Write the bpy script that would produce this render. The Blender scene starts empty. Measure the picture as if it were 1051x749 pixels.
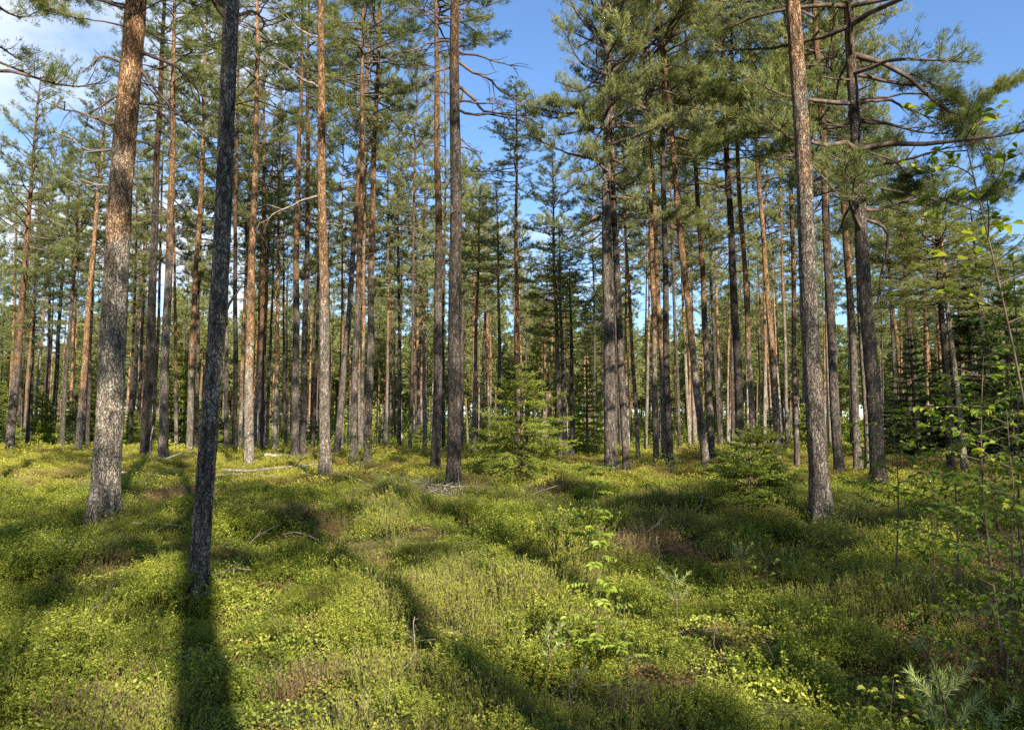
import bpy, math, random
import numpy as np
from mathutils import Vector, Matrix, Quaternion

# ------------------------------------------------------------------ camera, sky, sun, exposure
SC = bpy.context.scene
COL = SC.collection
R = math.radians
F = 810.0                      # focal length in pixels of a 1051-wide picture
EYE = 1.6
PITCH = math.atan((440 - 374.5) / F)
cam_d = bpy.data.cameras.new('camera'); cam = bpy.data.objects.new('camera', cam_d); COL.objects.link(cam)
cam.location = (0, 0, EYE); cam.rotation_euler = (math.pi / 2 + PITCH, 0, 0)
cam_d.sensor_fit = 'HORIZONTAL'; cam_d.sensor_width = 36; cam_d.lens = 36 * F / 1051
cam_d.clip_start = 0.05; cam_d.clip_end = 3000
SC.camera = cam
SUN_AZ, SUN_EL = 24.0, 34.0     # degrees right of straight behind the camera, and above the horizon
s_dir = Vector((math.sin(R(SUN_AZ)) * math.cos(R(SUN_EL)), -math.cos(R(SUN_AZ)) * math.cos(R(SUN_EL)), math.sin(R(SUN_EL))))
sun_d = bpy.data.lights.new('sun', 'SUN'); sun = bpy.data.objects.new('sun', sun_d); COL.objects.link(sun)
sun_d.energy = 5.0; sun_d.angle = R(0.53); sun_d.color = (1.0, 0.90, 0.74)
sun.rotation_euler = s_dir.to_track_quat('Z', 'Y').to_euler(); sun.location = (12, -25, 30)
SC.view_settings.view_transform = 'Standard'; SC.view_settings.look = 'None'
SC.view_settings.exposure = 1.55; SC.view_settings.gamma = 1
SC.cycles.max_bounces = 5; SC.cycles.diffuse_bounces = 3; SC.cycles.transmission_bounces = 3; SC.cycles.glossy_bounces = 2
SC.cycles.use_denoising = False
SC.cycles.use_adaptive_sampling = False


def world():
    w = bpy.data.worlds.new('World'); SC.world = w; w.use_nodes = True
    nt = w.node_tree; nt.nodes.clear(); N = nt.nodes.new; L = nt.links.new
    out = N('ShaderNodeOutputWorld'); bg = N('ShaderNodeBackground'); bg.inputs['Strength'].default_value = 0.072
    sky = N('ShaderNodeTexSky'); sky.sky_type = 'NISHITA'; sky.sun_disc = False
    sky.sun_elevation = R(SUN_EL); sky.sun_rotation = R(180 - SUN_AZ)
    sky.air_density = 1.0; sky.dust_density = 0.25; sky.ozone_density = 3.2
    # thin white cloud: noise over the direction, laid on a flat layer overhead, more of it low down
    tc = N('ShaderNodeTexCoord'); sep = N('ShaderNodeSeparateXYZ'); L(tc.outputs['Generated'], sep.inputs[0])
    zz = N('ShaderNodeMath'); zz.operation = 'ADD'; zz.inputs[1].default_value = 0.12; L(sep.outputs['Z'], zz.inputs[0])
    dv = N('ShaderNodeVectorMath'); dv.operation = 'DIVIDE'; L(tc.outputs['Generated'], dv.inputs[0])
    cb = N('ShaderNodeCombineXYZ'); [L(zz.outputs[0], cb.inputs[i]) for i in range(3)]; L(cb.outputs[0], dv.inputs[1])
    no = N('ShaderNodeTexNoise'); no.inputs['Scale'].default_value = 1.1; no.inputs['Detail'].default_value = 8; no.inputs['Roughness'].default_value = 0.55
    mp = N('ShaderNodeMapping'); mp.inputs['Location'].default_value = (3.4, 1.7, 0); L(dv.outputs[0], mp.inputs[0]); L(mp.outputs[0], no.inputs['Vector'])
    # x: clouds gather to the left of the view; z: and towards the horizon
    ax = N('ShaderNodeMath'); ax.operation = 'MULTIPLY_ADD'; ax.inputs[1].default_value = -0.36; L(sep.outputs['X'], ax.inputs[0]); L(no.outputs['Fac'], ax.inputs[2])
    az = N('ShaderNodeMath'); az.operation = 'MULTIPLY_ADD'; az.inputs[1].default_value = -0.42; L(sep.outputs['Z'], az.inputs[0]); L(ax.outputs[0], az.inputs[2])
    mr = N('ShaderNodeMapRange'); mr.interpolation_type = 'SMOOTHSTEP'
    mr.inputs['From Min'].default_value = 0.43; mr.inputs['From Max'].default_value = 0.68; mr.inputs['To Max'].default_value = 0.85
    L(az.outputs[0], mr.inputs['Value'])
    mx = N('ShaderNodeMix'); mx.data_type = 'RGBA'; mx.inputs['B'].default_value = (5.6, 5.9, 6.4, 1)
    tint = N('ShaderNodeMix'); tint.data_type = 'RGBA'; tint.blend_type = 'MULTIPLY'; tint.inputs['Factor'].default_value = 1; tint.inputs['B'].default_value = (.86, 1.0, 1.14, 1)
    L(sky.outputs[0], tint.inputs['A']); L(mr.outputs[0], mx.inputs['Factor']); L(tint.outputs['Result'], mx.inputs['A'])
    L(mx.outputs['Result'], bg.inputs['Color']); L(bg.outputs[0], out.inputs[0])


world()

# ------------------------------------------------------------------ small maths
def _hash(ix, iy, seed):
    h = (ix.astype(np.int64) * 374761393 + iy.astype(np.int64) * 668265263 + seed * 974634777) & 0x7fffffff
    h = ((h ^ (h >> 13)) * 1274126177) & 0x7fffffff
    return ((h ^ (h >> 16)) & 0xffff) / 65535.0


def vnoise(x, y, seed=0):
    x = np.asarray(x, float); y = np.asarray(y, float)
    ix = np.floor(x); iy = np.floor(y); fx = x - ix; fy = y - iy
    fx = fx * fx * (3 - 2 * fx); fy = fy * fy * (3 - 2 * fy)
    a = _hash(ix, iy, seed); b = _hash(ix + 1, iy, seed); c = _hash(ix, iy + 1, seed); d = _hash(ix + 1, iy + 1, seed)
    return (a + (b - a) * fx) * (1 - fy) + (c + (d - c) * fx) * fy


def fbm(x, y, seed=0, o=3):
    t = 0; a = 1; s = 0
    for i in range(o):
        t = t + a * vnoise(np.asarray(x) * 2 ** i, np.asarray(y) * 2 ** i, seed + i * 17); s += a; a *= .5
    return t / s


def sstep(a, b, x):
    t = np.clip((np.asarray(x, float) - a) / (b - a), 0, 1)
    return t * t * (3 - 2 * t)


def ground_z(x, y):
    x = np.asarray(x, float); y = np.asarray(y, float)
    z = 0.37 * sstep(6.2, 11.5, y)
    z = z + (fbm(x / 1.1 + 9, y / 1.1, 5, 3) - .5) * 0.52 * sstep(2, 7, np.abs(y) + 1)
    z = z + (fbm(x / 7.0, y / 7.0, 11, 2) - .5) * 0.30 * sstep(9, 20, y)
    z = z - 0.030 * np.clip(y - 39, 0, 75)
    return z


CP, SP = math.cos(PITCH), math.sin(PITCH)


def ray(px, py):
    u = (px - 525.5) / F; v = (374.5 - py) / F
    return np.array([u, CP - v * SP, SP + v * CP])


def at_depth(px, py, y):
    d = ray(px, py)
    return np.array([d[0] * y / d[1], y, EYE + d[2] * y / d[1]])


def ground_hit(px, py, veg=0.14):
    d = ray(px, py); d = d / d[1]
    ts = np.linspace(2.5, 90, 3500)
    z = EYE + d[2] * ts; g = ground_z(d[0] * ts, ts) + veg
    k = np.argmax(z < g)
    t = ts[k] if (z < g).any() else 60.0
    return d[0] * t, t


def project(x, y, z):
    dz = z - EYE; f = y * CP + dz * SP; v = -y * SP + dz * CP
    return 525.5 + F * x / f, 374.5 - F * v / f

# ------------------------------------------------------------------ mesh helpers
class MB:
    """Collects quads (or tris as degenerate-free polys) with a material index and a tone value per piece."""
    def __init__(s): s.v = []; s.q = []; s.m = []; s.r = []; s.n = 0
    def add(s, verts, quads, mat=0, tone_val=0.5):
        verts = np.asarray(verts, float).reshape(-1, 3); quads = np.asarray(quads, int).reshape(-1, 4)
        s.v.append(verts); s.q.append(quads + s.n); s.m.append(np.full(len(quads), mat, int))
        s.r.append(np.broadcast_to(np.asarray(tone_val, float), (len(verts),)).copy()); s.n += len(verts)
    def tube(s, pts, rad, sides=6, mat=0, tone_val=0.5, cap=True):
        P = np.asarray(pts, float); n = len(P); rad = np.broadcast_to(np.asarray(rad, float), (n,))
        T = np.gradient(P, axis=0); T /= np.linalg.norm(T, axis=1)[:, None] + 1e-9
        ref = np.array([0, 0, 1.]) if abs(T[0][2]) < .8 else np.array([1., 0, 0])
        A = np.cross(T, ref); A /= np.linalg.norm(A, axis=1)[:, None] + 1e-9; B = np.cross(T, A)
        th = np.arange(sides) / sides * 2 * np.pi
        V = P[:, None] + rad[:, None, None] * (A[:, None] * np.cos(th)[None, :, None] + B[:, None] * np.sin(th)[None, :, None])
        i = np.arange(n - 1)[:, None]; j = np.arange(sides)[None]; j2 = (j + 1) % sides
        Q = np.stack([i * sides + j, i * sides + j2, (i + 1) * sides + j2, (i + 1) * sides + j], -1).reshape(-1, 4)
        s.add(V.reshape(-1, 3), Q, mat, tone_val)
    def blades(s, Bp, D, Nn, Ln, W, mat=0, tone_val=None, leaf=False):
        Bp = np.asarray(Bp, float); k = len(Bp)
        if k == 0: return
        D = np.asarray(D, float); D = D / (np.linalg.norm(D, axis=1)[:, None] + 1e-9)
        S = np.cross(D, Nn); S /= np.linalg.norm(S, axis=1)[:, None] + 1e-9; Up = np.cross(S, D)
        Ln = np.broadcast_to(Ln, (k,))[:, None]; W = np.broadcast_to(W, (k,))[:, None]
        if tone_val is None: tone_val = np.random.rand(k)
        if not leaf:
            V = np.stack([Bp, Bp + D * Ln * .45 + S * W / 2, Bp + D * Ln, Bp + D * Ln * .45 - S * W / 2], 1)
            s.add(V.reshape(-1, 3), np.arange(k * 4).reshape(-1, 4), mat, np.repeat(tone_val, 4))
        else:
            f = W * .22
            V = np.stack([Bp, Bp + D * Ln * .3 + S * W * .5 + Up * f, Bp + D * Ln * .7 + S * W * .38 + Up * f * .5, Bp + D * Ln * .96 - Up * (f + Ln * .12),
                          Bp + D * Ln * .7 - S * W * .38 + Up * f * .5, Bp + D * Ln * .3 - S * W * .5 + Up * f], 1)
            o = np.arange(k)[:, None] * 6
            Q = np.concatenate([o + np.array([[0, 1, 2, 3]]), o + np.array([[0, 3, 4, 5]])], 0)
            s.add(V.reshape(-1, 3), Q, mat, np.repeat(tone_val, 6))
    def mesh(s, name, mats, smooth=False):
        V = np.concatenate(s.v); Q = np.concatenate(s.q); M = np.concatenate(s.m); Rn = np.concatenate(s.r)
        me = bpy.data.meshes.new(name); me.vertices.add(len(V)); me.vertices.foreach_set('co', V.astype(np.float32).ravel())
        me.loops.add(Q.size); me.loops.foreach_set('vertex_index', Q.astype(np.int32).ravel())
        me.polygons.add(len(Q)); me.polygons.foreach_set('loop_start', np.arange(0, Q.size, 4, dtype=np.int32))
        me.polygons.foreach_set('material_index', M.astype(np.int32))
        if smooth: me.polygons.foreach_set('use_smooth', np.ones(len(Q), bool))
        for m in mats: me.materials.append(m)
        a = me.attributes.new('tone_val', 'FLOAT', 'POINT'); a.data.foreach_set('value', Rn.astype(np.float32))
        me.update(); me.validate()
        return me


def link(name, me, parent=None, loc=None, rot=None, scale=None):
    o = bpy.data.objects.new(name, me); COL.objects.link(o)
    if parent is not None: o.parent = parent
    if loc is not None: o.location = loc
    if rot is not None: o.rotation_euler = rot
    if scale is not None: o.scale = scale
    return o


def tag(o, label=None, cat=None, group=None, kind=None):
    if label: o['label'] = label
    if cat: o['category'] = cat
    if group: o['group'] = group
    if kind: o['kind'] = kind
    return o

# ------------------------------------------------------------------ materials
def new_mat(name):
    m = bpy.data.materials.new(name); m.use_nodes = True; m.node_tree.nodes.clear()
    return m, m.node_tree.nodes.new, m.node_tree.links.new


def ramp(N, cols, pos=None):
    r = N('ShaderNodeValToRGB'); e = r.color_ramp.elements
    while len(e) < len(cols): e.new(0.5)
    for i, c in enumerate(cols):
        e[i].position = pos[i] if pos else i / (len(cols) - 1); e[i].color = (*c, 1)
    return r


def leaf_mat(name, cols, trans=0.35, rough=0.55, spec=0.3, patch=1.2, tcol=(1.15, 1.25, .5)):
    m, N, L = new_mat(name)
    at = N('ShaderNodeAttribute'); at.attribute_name = 'tone_val'
    oi = N('ShaderNodeObjectInfo'); ge = N('ShaderNodeNewGeometry')
    no = N('ShaderNodeTexNoise'); no.inputs['Scale'].default_value = patch; no.inputs['Detail'].default_value = 2
    L(ge.outputs['Position'], no.inputs['Vector'])
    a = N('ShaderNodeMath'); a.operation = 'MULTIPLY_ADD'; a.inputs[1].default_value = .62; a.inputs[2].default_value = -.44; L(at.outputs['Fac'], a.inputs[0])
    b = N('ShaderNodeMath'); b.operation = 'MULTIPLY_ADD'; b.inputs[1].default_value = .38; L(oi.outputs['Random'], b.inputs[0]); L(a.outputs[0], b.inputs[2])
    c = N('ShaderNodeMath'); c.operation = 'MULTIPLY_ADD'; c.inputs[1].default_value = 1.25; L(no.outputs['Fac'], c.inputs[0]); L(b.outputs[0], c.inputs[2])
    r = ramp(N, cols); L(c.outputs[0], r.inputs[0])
    p = N('ShaderNodeBsdfPrincipled'); L(r.outputs[0], p.inputs['Base Color']); p.inputs['Roughness'].default_value = rough
    p.inputs['Specular IOR Level'].default_value = spec
    t = N('ShaderNodeBsdfTranslucent')
    tm = N('ShaderNodeMix'); tm.data_type = 'RGBA'; tm.blend_type = 'MULTIPLY'; tm.inputs['Factor'].default_value = 1; tm.inputs['B'].default_value = (*tcol, 1)
    L(r.outputs[0], tm.inputs['A']); L(tm.outputs['Result'], t.inputs['Color'])
    mx = N('ShaderNodeMixShader'); mx.inputs[0].default_value = trans; L(p.outputs[0], mx.inputs[1]); L(t.outputs[0], mx.inputs[2])
    o = N('ShaderNodeOutputMaterial'); L(mx.outputs[0], o.inputs[0])
    return m


def bark_mat():
    """Scots pine: grey fissured plates low down, flaky orange above. Object colour carries per tree: R = height of the change / 20 m, G = brightness, B = paleness of the foot."""
    m, N, L = new_mat('pine_bark')
    ge = N('ShaderNodeNewGeometry'); oi = N('ShaderNodeObjectInfo'); sc = N('ShaderNodeSeparateColor'); L(oi.outputs['Color'], sc.inputs[0])
    sx = N('ShaderNodeSeparateXYZ'); L(ge.outputs['Position'], sx.inputs[0])
    mp = N('ShaderNodeMapping'); mp.inputs['Scale'].default_value = (1, 1, .33); L(ge.outputs['Position'], mp.inputs[0])
    warp = N('ShaderNodeTexNoise'); warp.inputs['Scale'].default_value = 9; warp.inputs['Detail'].default_value = 3; L(ge.outputs['Position'], warp.inputs['Vector'])
    wv = N('ShaderNodeVectorMath'); wv.operation = 'MULTIPLY_ADD'; wv.inputs[1].default_value = (.13, .13, .09); L(warp.outputs['Color'], wv.inputs[0]); L(mp.outputs[0], wv.inputs[2])
    vo = N('ShaderNodeTexVoronoi'); vo.feature = 'DISTANCE_TO_EDGE'; vo.inputs['Scale'].default_value = 34; L(wv.outputs[0], vo.inputs['Vector'])
    vc = N('ShaderNodeTexVoronoi'); vc.inputs['Scale'].default_value = 34; L(wv.outputs[0], vc.inputs['Vector'])
    crack = N('ShaderNodeMapRange'); crack.inputs['From Max'].default_value = .16; L(vo.outputs['Distance'], crack.inputs['Value'])
    n1 = N('ShaderNodeTexNoise'); n1.inputs['Scale'].default_value = 21; n1.inputs['Detail'].default_value = 4; n1.inputs['Roughness'].default_value = .58; L(mp.outputs[0], n1.inputs['Vector'])
    n2 = N('ShaderNodeTexNoise'); n2.inputs['Scale'].default_value = 1.7; n2.inputs['Detail'].default_value = 4; L(ge.outputs['Position'], n2.inputs['Vector'])
    low = ramp(N, [(.06, .047, .040), (.165, .135, .112), (.32, .27, .22)], [.3, .5, .73]); L(n1.outputs['Fac'], low.inputs[0])
    pale = ramp(N, [(.16, .135, .105), (.31, .268, .21), (.42, .37, .30)], [.3, .5, .72]); L(n1.outputs['Fac'], pale.inputs[0])
    lm = N('ShaderNodeMix'); lm.data_type = 'RGBA'; L(sc.outputs['Blue'], lm.inputs['Factor']); L(low.outputs[0], lm.inputs['A']); L(pale.outputs[0], lm.inputs['B'])
    hi = ramp(N, [(.09, .048, .028), (.27, .155, .078), (.50, .335, .18)], [.27, .5, .75]); L(n1.outputs['Fac'], hi.inputs[0])
    # transition
    h0 = N('ShaderNodeMath'); h0.operation = 'MULTIPLY'; h0.inputs[1].default_value = 26; L(sc.outputs['Red'], h0.inputs[0])
    dz = N('ShaderNodeMath'); dz.operation = 'SUBTRACT'; L(sx.outputs['Z'], dz.inputs[0]); L(h0.outputs[0], dz.inputs[1])
    wz = N('ShaderNodeMath'); wz.operation = 'MULTIPLY_ADD'; wz.inputs[1].default_value = 7.0; L(n2.outputs['Fac'], wz.inputs[0]); L(dz.outputs[0], wz.inputs[2])
    tr = N('ShaderNodeMapRange'); tr.interpolation_type = 'SMOOTHSTEP'; tr.inputs['From Min'].default_value = 2.0; tr.inputs['From Max'].default_value = 5.2; L(wz.outputs[0], tr.inputs['Value'])
    cm = N('ShaderNodeMix'); cm.data_type = 'RGBA'; L(tr.outputs[0], cm.inputs['Factor']); L(lm.outputs['Result'], cm.inputs['A']); L(hi.outputs[0], cm.inputs['B'])
    # plate tone and dark fissures
    pt = N('ShaderNodeMapRange'); pt.inputs['To Min'].default_value = .72; pt.inputs['To Max'].default_value = 1.22
    sr = N('ShaderNodeSeparateColor'); L(vc.outputs['Color'], sr.inputs[0]); L(sr.outputs['Red'], pt.inputs['Value'])
    cf = N('ShaderNodeMapRange'); cf.inputs['To Min'].default_value = .40; cf.inputs['To Max'].default_value = 1.0; L(crack.outputs[0], cf.inputs['Value'])
    mu = N('ShaderNodeMath'); mu.operation = 'MULTIPLY'; L(pt.outputs[0], mu.inputs[0]); L(cf.outputs[0], mu.inputs[1])
    mu2 = N('ShaderNodeMath'); mu2.operation = 'MULTIPLY'; L(mu.outputs[0], mu2.inputs[0]); L(sc.outputs['Green'], mu2.inputs[1])
    n3 = N('ShaderNodeTexNoise'); n3.inputs['Scale'].default_value = 7; n3.inputs['Detail'].default_value = 5; n3.inputs['Roughness'].default_value = .7; L(mp.outputs[0], n3.inputs['Vector'])
    fl = N('ShaderNodeMapRange'); fl.inputs['From Min'].default_value = .38; fl.inputs['From Max'].default_value = .6; fl.inputs['To Min'].default_value = .5; fl.inputs['To Max'].default_value = 1.12; L(n3.outputs['Fac'], fl.inputs['Value'])
    mu3 = N('ShaderNodeMath'); mu3.operation = 'MULTIPLY'; L(mu2.outputs[0], mu3.inputs[0]); L(fl.outputs[0], mu3.inputs[1])
    cx = N('ShaderNodeCombineXYZ'); [L(mu3.outputs[0], cx.inputs[i]) for i in range(3)]
    fin = N('ShaderNodeMix'); fin.data_type = 'RGBA'; fin.blend_type = 'MULTIPLY'; fin.inputs['Factor'].default_value = 1; L(cm.outputs['Result'], fin.inputs['A']); L(cx.outputs[0], fin.inputs['B'])
    p = N('ShaderNodeBsdfPrincipled'); p.inputs['Roughness'].default_value = .9; p.inputs['Specular IOR Level'].default_value = .15; L(fin.outputs['Result'], p.inputs['Base Color'])
    hs = N('ShaderNodeMath'); hs.operation = 'MULTIPLY_ADD'; hs.inputs[1].default_value = .45; L(n1.outputs['Fac'], hs.inputs[0]); L(crack.outputs[0], hs.inputs[2])
    bu = N('ShaderNodeBump'); bu.inputs['Strength'].default_value = .9; bu.inputs['Distance'].default_value = .022; L(hs.outputs[0], bu.inputs['Height']); L(bu.outputs[0], p.inputs['Normal'])
    o = N('ShaderNodeOutputMaterial'); L(p.outputs[0], o.inputs[0])
    return m


def wood_mat(name, c0, c1, scale=14):
    m, N, L = new_mat(name)
    ge = N('ShaderNodeNewGeometry'); n = N('ShaderNodeTexNoise'); n.inputs['Scale'].default_value = scale; n.inputs['Detail'].default_value = 4
    L(ge.outputs['Position'], n.inputs['Vector']); r = ramp(N, [c0, c1], [.35, .65]); L(n.outputs['Fac'], r.inputs[0])
    p = N('ShaderNodeBsdfPrincipled'); p.inputs['Roughness'].default_value = .85; p.inputs['Specular IOR Level'].default_value = .2; L(r.outputs[0], p.inputs['Base Color'])
    bu = N('ShaderNodeBump'); bu.inputs['Strength'].default_value = .5; bu.inputs['Distance'].default_value = .006; L(n.outputs['Fac'], bu.inputs['Height']); L(bu.outputs[0], p.inputs['Normal'])
    o = N('ShaderNodeOutputMaterial'); L(p.outputs[0], o.inputs[0])
    return m


def soil_mat():
    m, N, L = new_mat('moss_and_litter')
    ge = N('ShaderNodeNewGeometry')
    n1 = N('ShaderNodeTexNoise'); n1.inputs['Scale'].default_value = .8; n1.inputs['Detail'].default_value = 6; n1.inputs['Roughness'].default_value = .6
    n2 = N('ShaderNodeTexNoise'); n2.inputs['Scale'].default_value = 26; n2.inputs['Detail'].default_value = 5
    L(ge.outputs['Position'], n1.inputs['Vector']); L(ge.outputs['Position'], n2.inputs['Vector'])
    a = ramp(N, [(.055, .036, .022), (.075, .085, .022), (.13, .15, .03)], [.36, .5, .64]); L(n1.outputs['Fac'], a.inputs[0])
    b = ramp(N, [(.35, .35, .35), (1.3, 1.3, 1.3)], [.3, .7]); L(n2.outputs['Fac'], b.inputs[0])
    f = N('ShaderNodeMix'); f.data_type = 'RGBA'; f.blend_type = 'MULTIPLY'; f.inputs['Factor'].default_value = 1; L(a.outputs[0], f.inputs['A']); L(b.outputs[0], f.inputs['B'])
    p = N('ShaderNodeBsdfPrincipled'); p.inputs['Roughness'].default_value = .95; p.inputs['Specular IOR Level'].default_value = .1; L(f.outputs['Result'], p.inputs['Base Color'])
    bu = N('ShaderNodeBump'); bu.inputs['Strength'].default_value = 1; bu.inputs['Distance'].default_value = .05; L(n2.outputs['Fac'], bu.inputs['Height']); L(bu.outputs[0], p.inputs['Normal'])
    o = N('ShaderNodeOutputMaterial'); L(p.outputs[0], o.inputs[0])
    return m


BARK = bark_mat()
NEEDLE = leaf_mat('pine_needles', [(.055, .078, .030), (.120, .150, .048), (.20, .22, .075), (.28, .29, .11)], .42, .5, .35, .35)
SPRUCE = leaf_mat('spruce_needles', [(.10, .135, .026), (.22, .26, .045), (.35, .38, .075)], .42, .5, .3, .8)
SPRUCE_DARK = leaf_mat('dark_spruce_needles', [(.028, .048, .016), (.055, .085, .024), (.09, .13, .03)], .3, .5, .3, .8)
SEEDLING = leaf_mat('seedling_needles', [(.14, .19, .07), (.26, .33, .11), (.42, .48, .17)], .3, .45, .4, 4)
BILB = leaf_mat('bilberry_leaves', [(.040, .062, .013), (.120, .160, .024), (.255, .295, .042), (.39, .40, .065)], .38, .5, .3, .9)
BILB_FAR = leaf_mat('far_bilberry_leaves', [(.075, .058, .018), (.145, .145, .024), (.26, .255, .036), (.36, .34, .055)], .35, .6, .2, .45)
HEATH = leaf_mat('heather_shoots', [(.10, .042, .022), (.16, .080, .034), (.16, .120, .035), (.23, .20, .06)], .25, .7, .2, .8)
HFLOW = leaf_mat('heather_flowers', [(.15, .085, .07), (.22, .15, .10), (.29, .22, .14)], .3, .7, .2, 3)
HGREEN = leaf_mat('green_heather_shoots', [(.050, .075, .015), (.145, .175, .028), (.31, .325, .055)], .35, .6, .2, 1.0)
GRASS = leaf_mat('grass_blades', [(.08, .11, .025), (.16, .18, .045), (.30, .26, .12)], .35, .5, .3, 1.5)
ROWAN = leaf_mat('rowan_leaflets', [(.13, .20, .03), (.22, .30, .04), (.32, .39, .06)], .42, .45, .35, 6)
BROAD = leaf_mat('broad_leaves', [(.06, .105, .020), (.12, .19, .028), (.21, .28, .035), (.33, .35, .05)], .45, .42, .4, 2.5)
YELLOW_LIT = leaf_mat('yellow_or_sunlit_leaves', [(.12, .19, .03), (.22, .30, .045), (.38, .38, .06)], .42, .45, .35, 5)  # yellowing leaves, also used as sunlit broad leaves with the light in the colour
TWIG = wood_mat('sapling_bark', (.06, .042, .03), (.14, .10, .075))
DEADW = wood_mat('bleached_dead_wood', (.10, .085, .07), (.26, .23, .19), 9)
DEADD = wood_mat('dark_dead_branch', (.045, .032, .026), (.14, .10, .08), 6)
LICHEN = leaf_mat('beard_lichen', [(.20, .19, .12), (.32, .30, .20)], .2, .8, .1, 2)
SOIL = soil_mat()
CUT = wood_mat('dry_moss_log', (.12, .10, .07), (.34, .30, .22), 7)

# ------------------------------------------------------------------ ground
def build_ground():
    def axis(a, b, fine0, fine1, df, dc):
        L = [fine0]
        while L[-1] < fine1: L.append(L[-1] + df)
        st = dc
        while L[-1] < b: L.append(L[-1] + st); st *= 1.12
        st = dc; Lo = []; c = fine0
        while c > a: c -= st; Lo.append(c); st *= 1.12
        return np.array(Lo[::-1] + L)
    xs = axis(-2200, 2200, -26, 26, .22, .4); ys = axis(-2200, 2200, 0, 46, .22, .4)
    X, Y = np.meshgrid(xs, ys); Z = ground_z(X, Y); V = np.stack([X, Y, Z], -1).reshape(-1, 3)
    nx, ny = len(xs), len(ys); i = np.arange(ny - 1)[:, None]; j = np.arange(nx - 1)[None]
    Q = np.stack([i * nx + j, i * nx + j + 1, (i + 1) * nx + j + 1, (i + 1) * nx + j], -1).reshape(-1, 4)
    mb = MB(); mb.add(V, Q); o = link('ground', mb.mesh('ground', [SOIL], True)); tag(o, 'gently rising mossy forest floor', kind='structure')


build_ground()
rng = np.random.default_rng(7)
np.random.seed(7)

# ------------------------------------------------------------------ pines
def unit(v): v = np.asarray(v, float); return v / (np.linalg.norm(v) + 1e-9)


def trunk_mesh(name, H, r0, seed, detail=0, bend=.05, stubs=0, flare=.45):
    rg = np.random.default_rng(seed)
    sides, n = (72, 420) if detail == 2 else (20, 60) if detail == 1 else (10, 26)
    t = np.linspace(0, 1, n) ** (1.0 if detail < 2 else 1.6); z = t * H - .25 * (1 - t)
    ph = rg.uniform(0, 6.28, 4)
    cx = bend * (np.sin(z * .42 + ph[0]) - np.sin(ph[0])) + bend * .4 * (np.sin(z * 1.3 + ph[1]) - np.sin(ph[1]))
    cy = bend * (np.sin(z * .37 + ph[2]) - np.sin(ph[2]))
    rr = r0 * np.clip(1 - z / H, 0.0, 1) ** .72 + .012
    rr = rr * (1 + flare * np.exp(-np.clip(z + .1, 0, 9) / .28))
    th = np.arange(sides) / sides * 2 * np.pi
    TH, ZZ = np.meshgrid(th, z); RR = np.repeat(rr[:, None], sides, 1)
    RR = RR * (1 + .04 * np.sin(TH * 3 + ph[3] + ZZ * .2) + .20 * np.exp(-np.clip(ZZ, 0, 9) / .22) * np.sin(TH * 5 + ph[1]))
    if detail == 2:
        u = TH / (2 * np.pi) * 17
        def per(u_, z_, sd, k): return vnoise(np.mod(u_, k), z_, sd) * (1 - (u_ % k) / k) + vnoise(np.mod(u_, k) - k, z_, sd) * ((u_ % k) / k)
        w = u + (per(TH / (2 * np.pi) * 6, ZZ * 3, seed + 4, 6) - .5) * 2.5
        rid = 1 - np.abs(per(np.mod(w, 17), ZZ * 4.2, seed, 17) - .5) * 4
        fine = per(np.mod(u * 3, 51), ZZ * 26, seed + 9, 51) - .5
        amp = r0 / .22 * np.clip(1.1 - ZZ / 9, .3, 1)
        RR = RR - np.clip(rid, 0, 1) * .019 * amp + fine * .014 * amp
    V = np.stack([cx[:, None] + RR * np.cos(TH), cy[:, None] + RR * np.sin(TH), ZZ], -1).reshape(-1, 3)
    i = np.arange(n - 1)[:, None]; j = np.arange(sides)[None]; j2 = (j + 1) % sides
    Q = np.stack([i * sides + j, i * sides + j2, (i + 1) * sides + j2, (i + 1) * sides + j], -1).reshape(-1, 4)
    mb = MB(); mb.add(V, Q, 0, .5)
    for k in range(stubs):
        h = rg.uniform(.3, .62) * H; a = rg.uniform(0, 6.28); Ls = rg.uniform(.25, 1.4); p = np.array([np.interp(h, z, cx), np.interp(h, z, cy), h])
        pts = [p]; d = np.array([math.cos(a), math.sin(a), rg.uniform(-.25, .3)])
        for q in range(4): d = unit(d + rg.normal(0, .22, 3) + [0, 0, -.05]); pts.append(pts[-1] + d * Ls / 4)
        mb.tube(pts, np.linspace(.017, .005, 5), 4, 1)
    return mb.mesh(name, [BARK, DEADD], True), (z, cx, cy)


def tufts(mb, P, D, n_bl, Ln, W, mat, rg, spread=.75):
    """needle tufts: n_bl blades fanning forward around each shoot direction"""
    P = np.repeat(P, n_bl, 0); D = np.repeat(D, n_bl, 0); k = len(P)
    dd = D + rg.normal(0, spread, (k, 3)) * .8; P = P + rg.normal(0, Ln * .22, (k, 3))
    mb.blades(P, dd, rg.normal(0, 1, (k, 3)), Ln * rg.uniform(.7, 1.3, k), W * rg.uniform(.7, 1.3, k), mat, rg.random(k))


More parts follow.
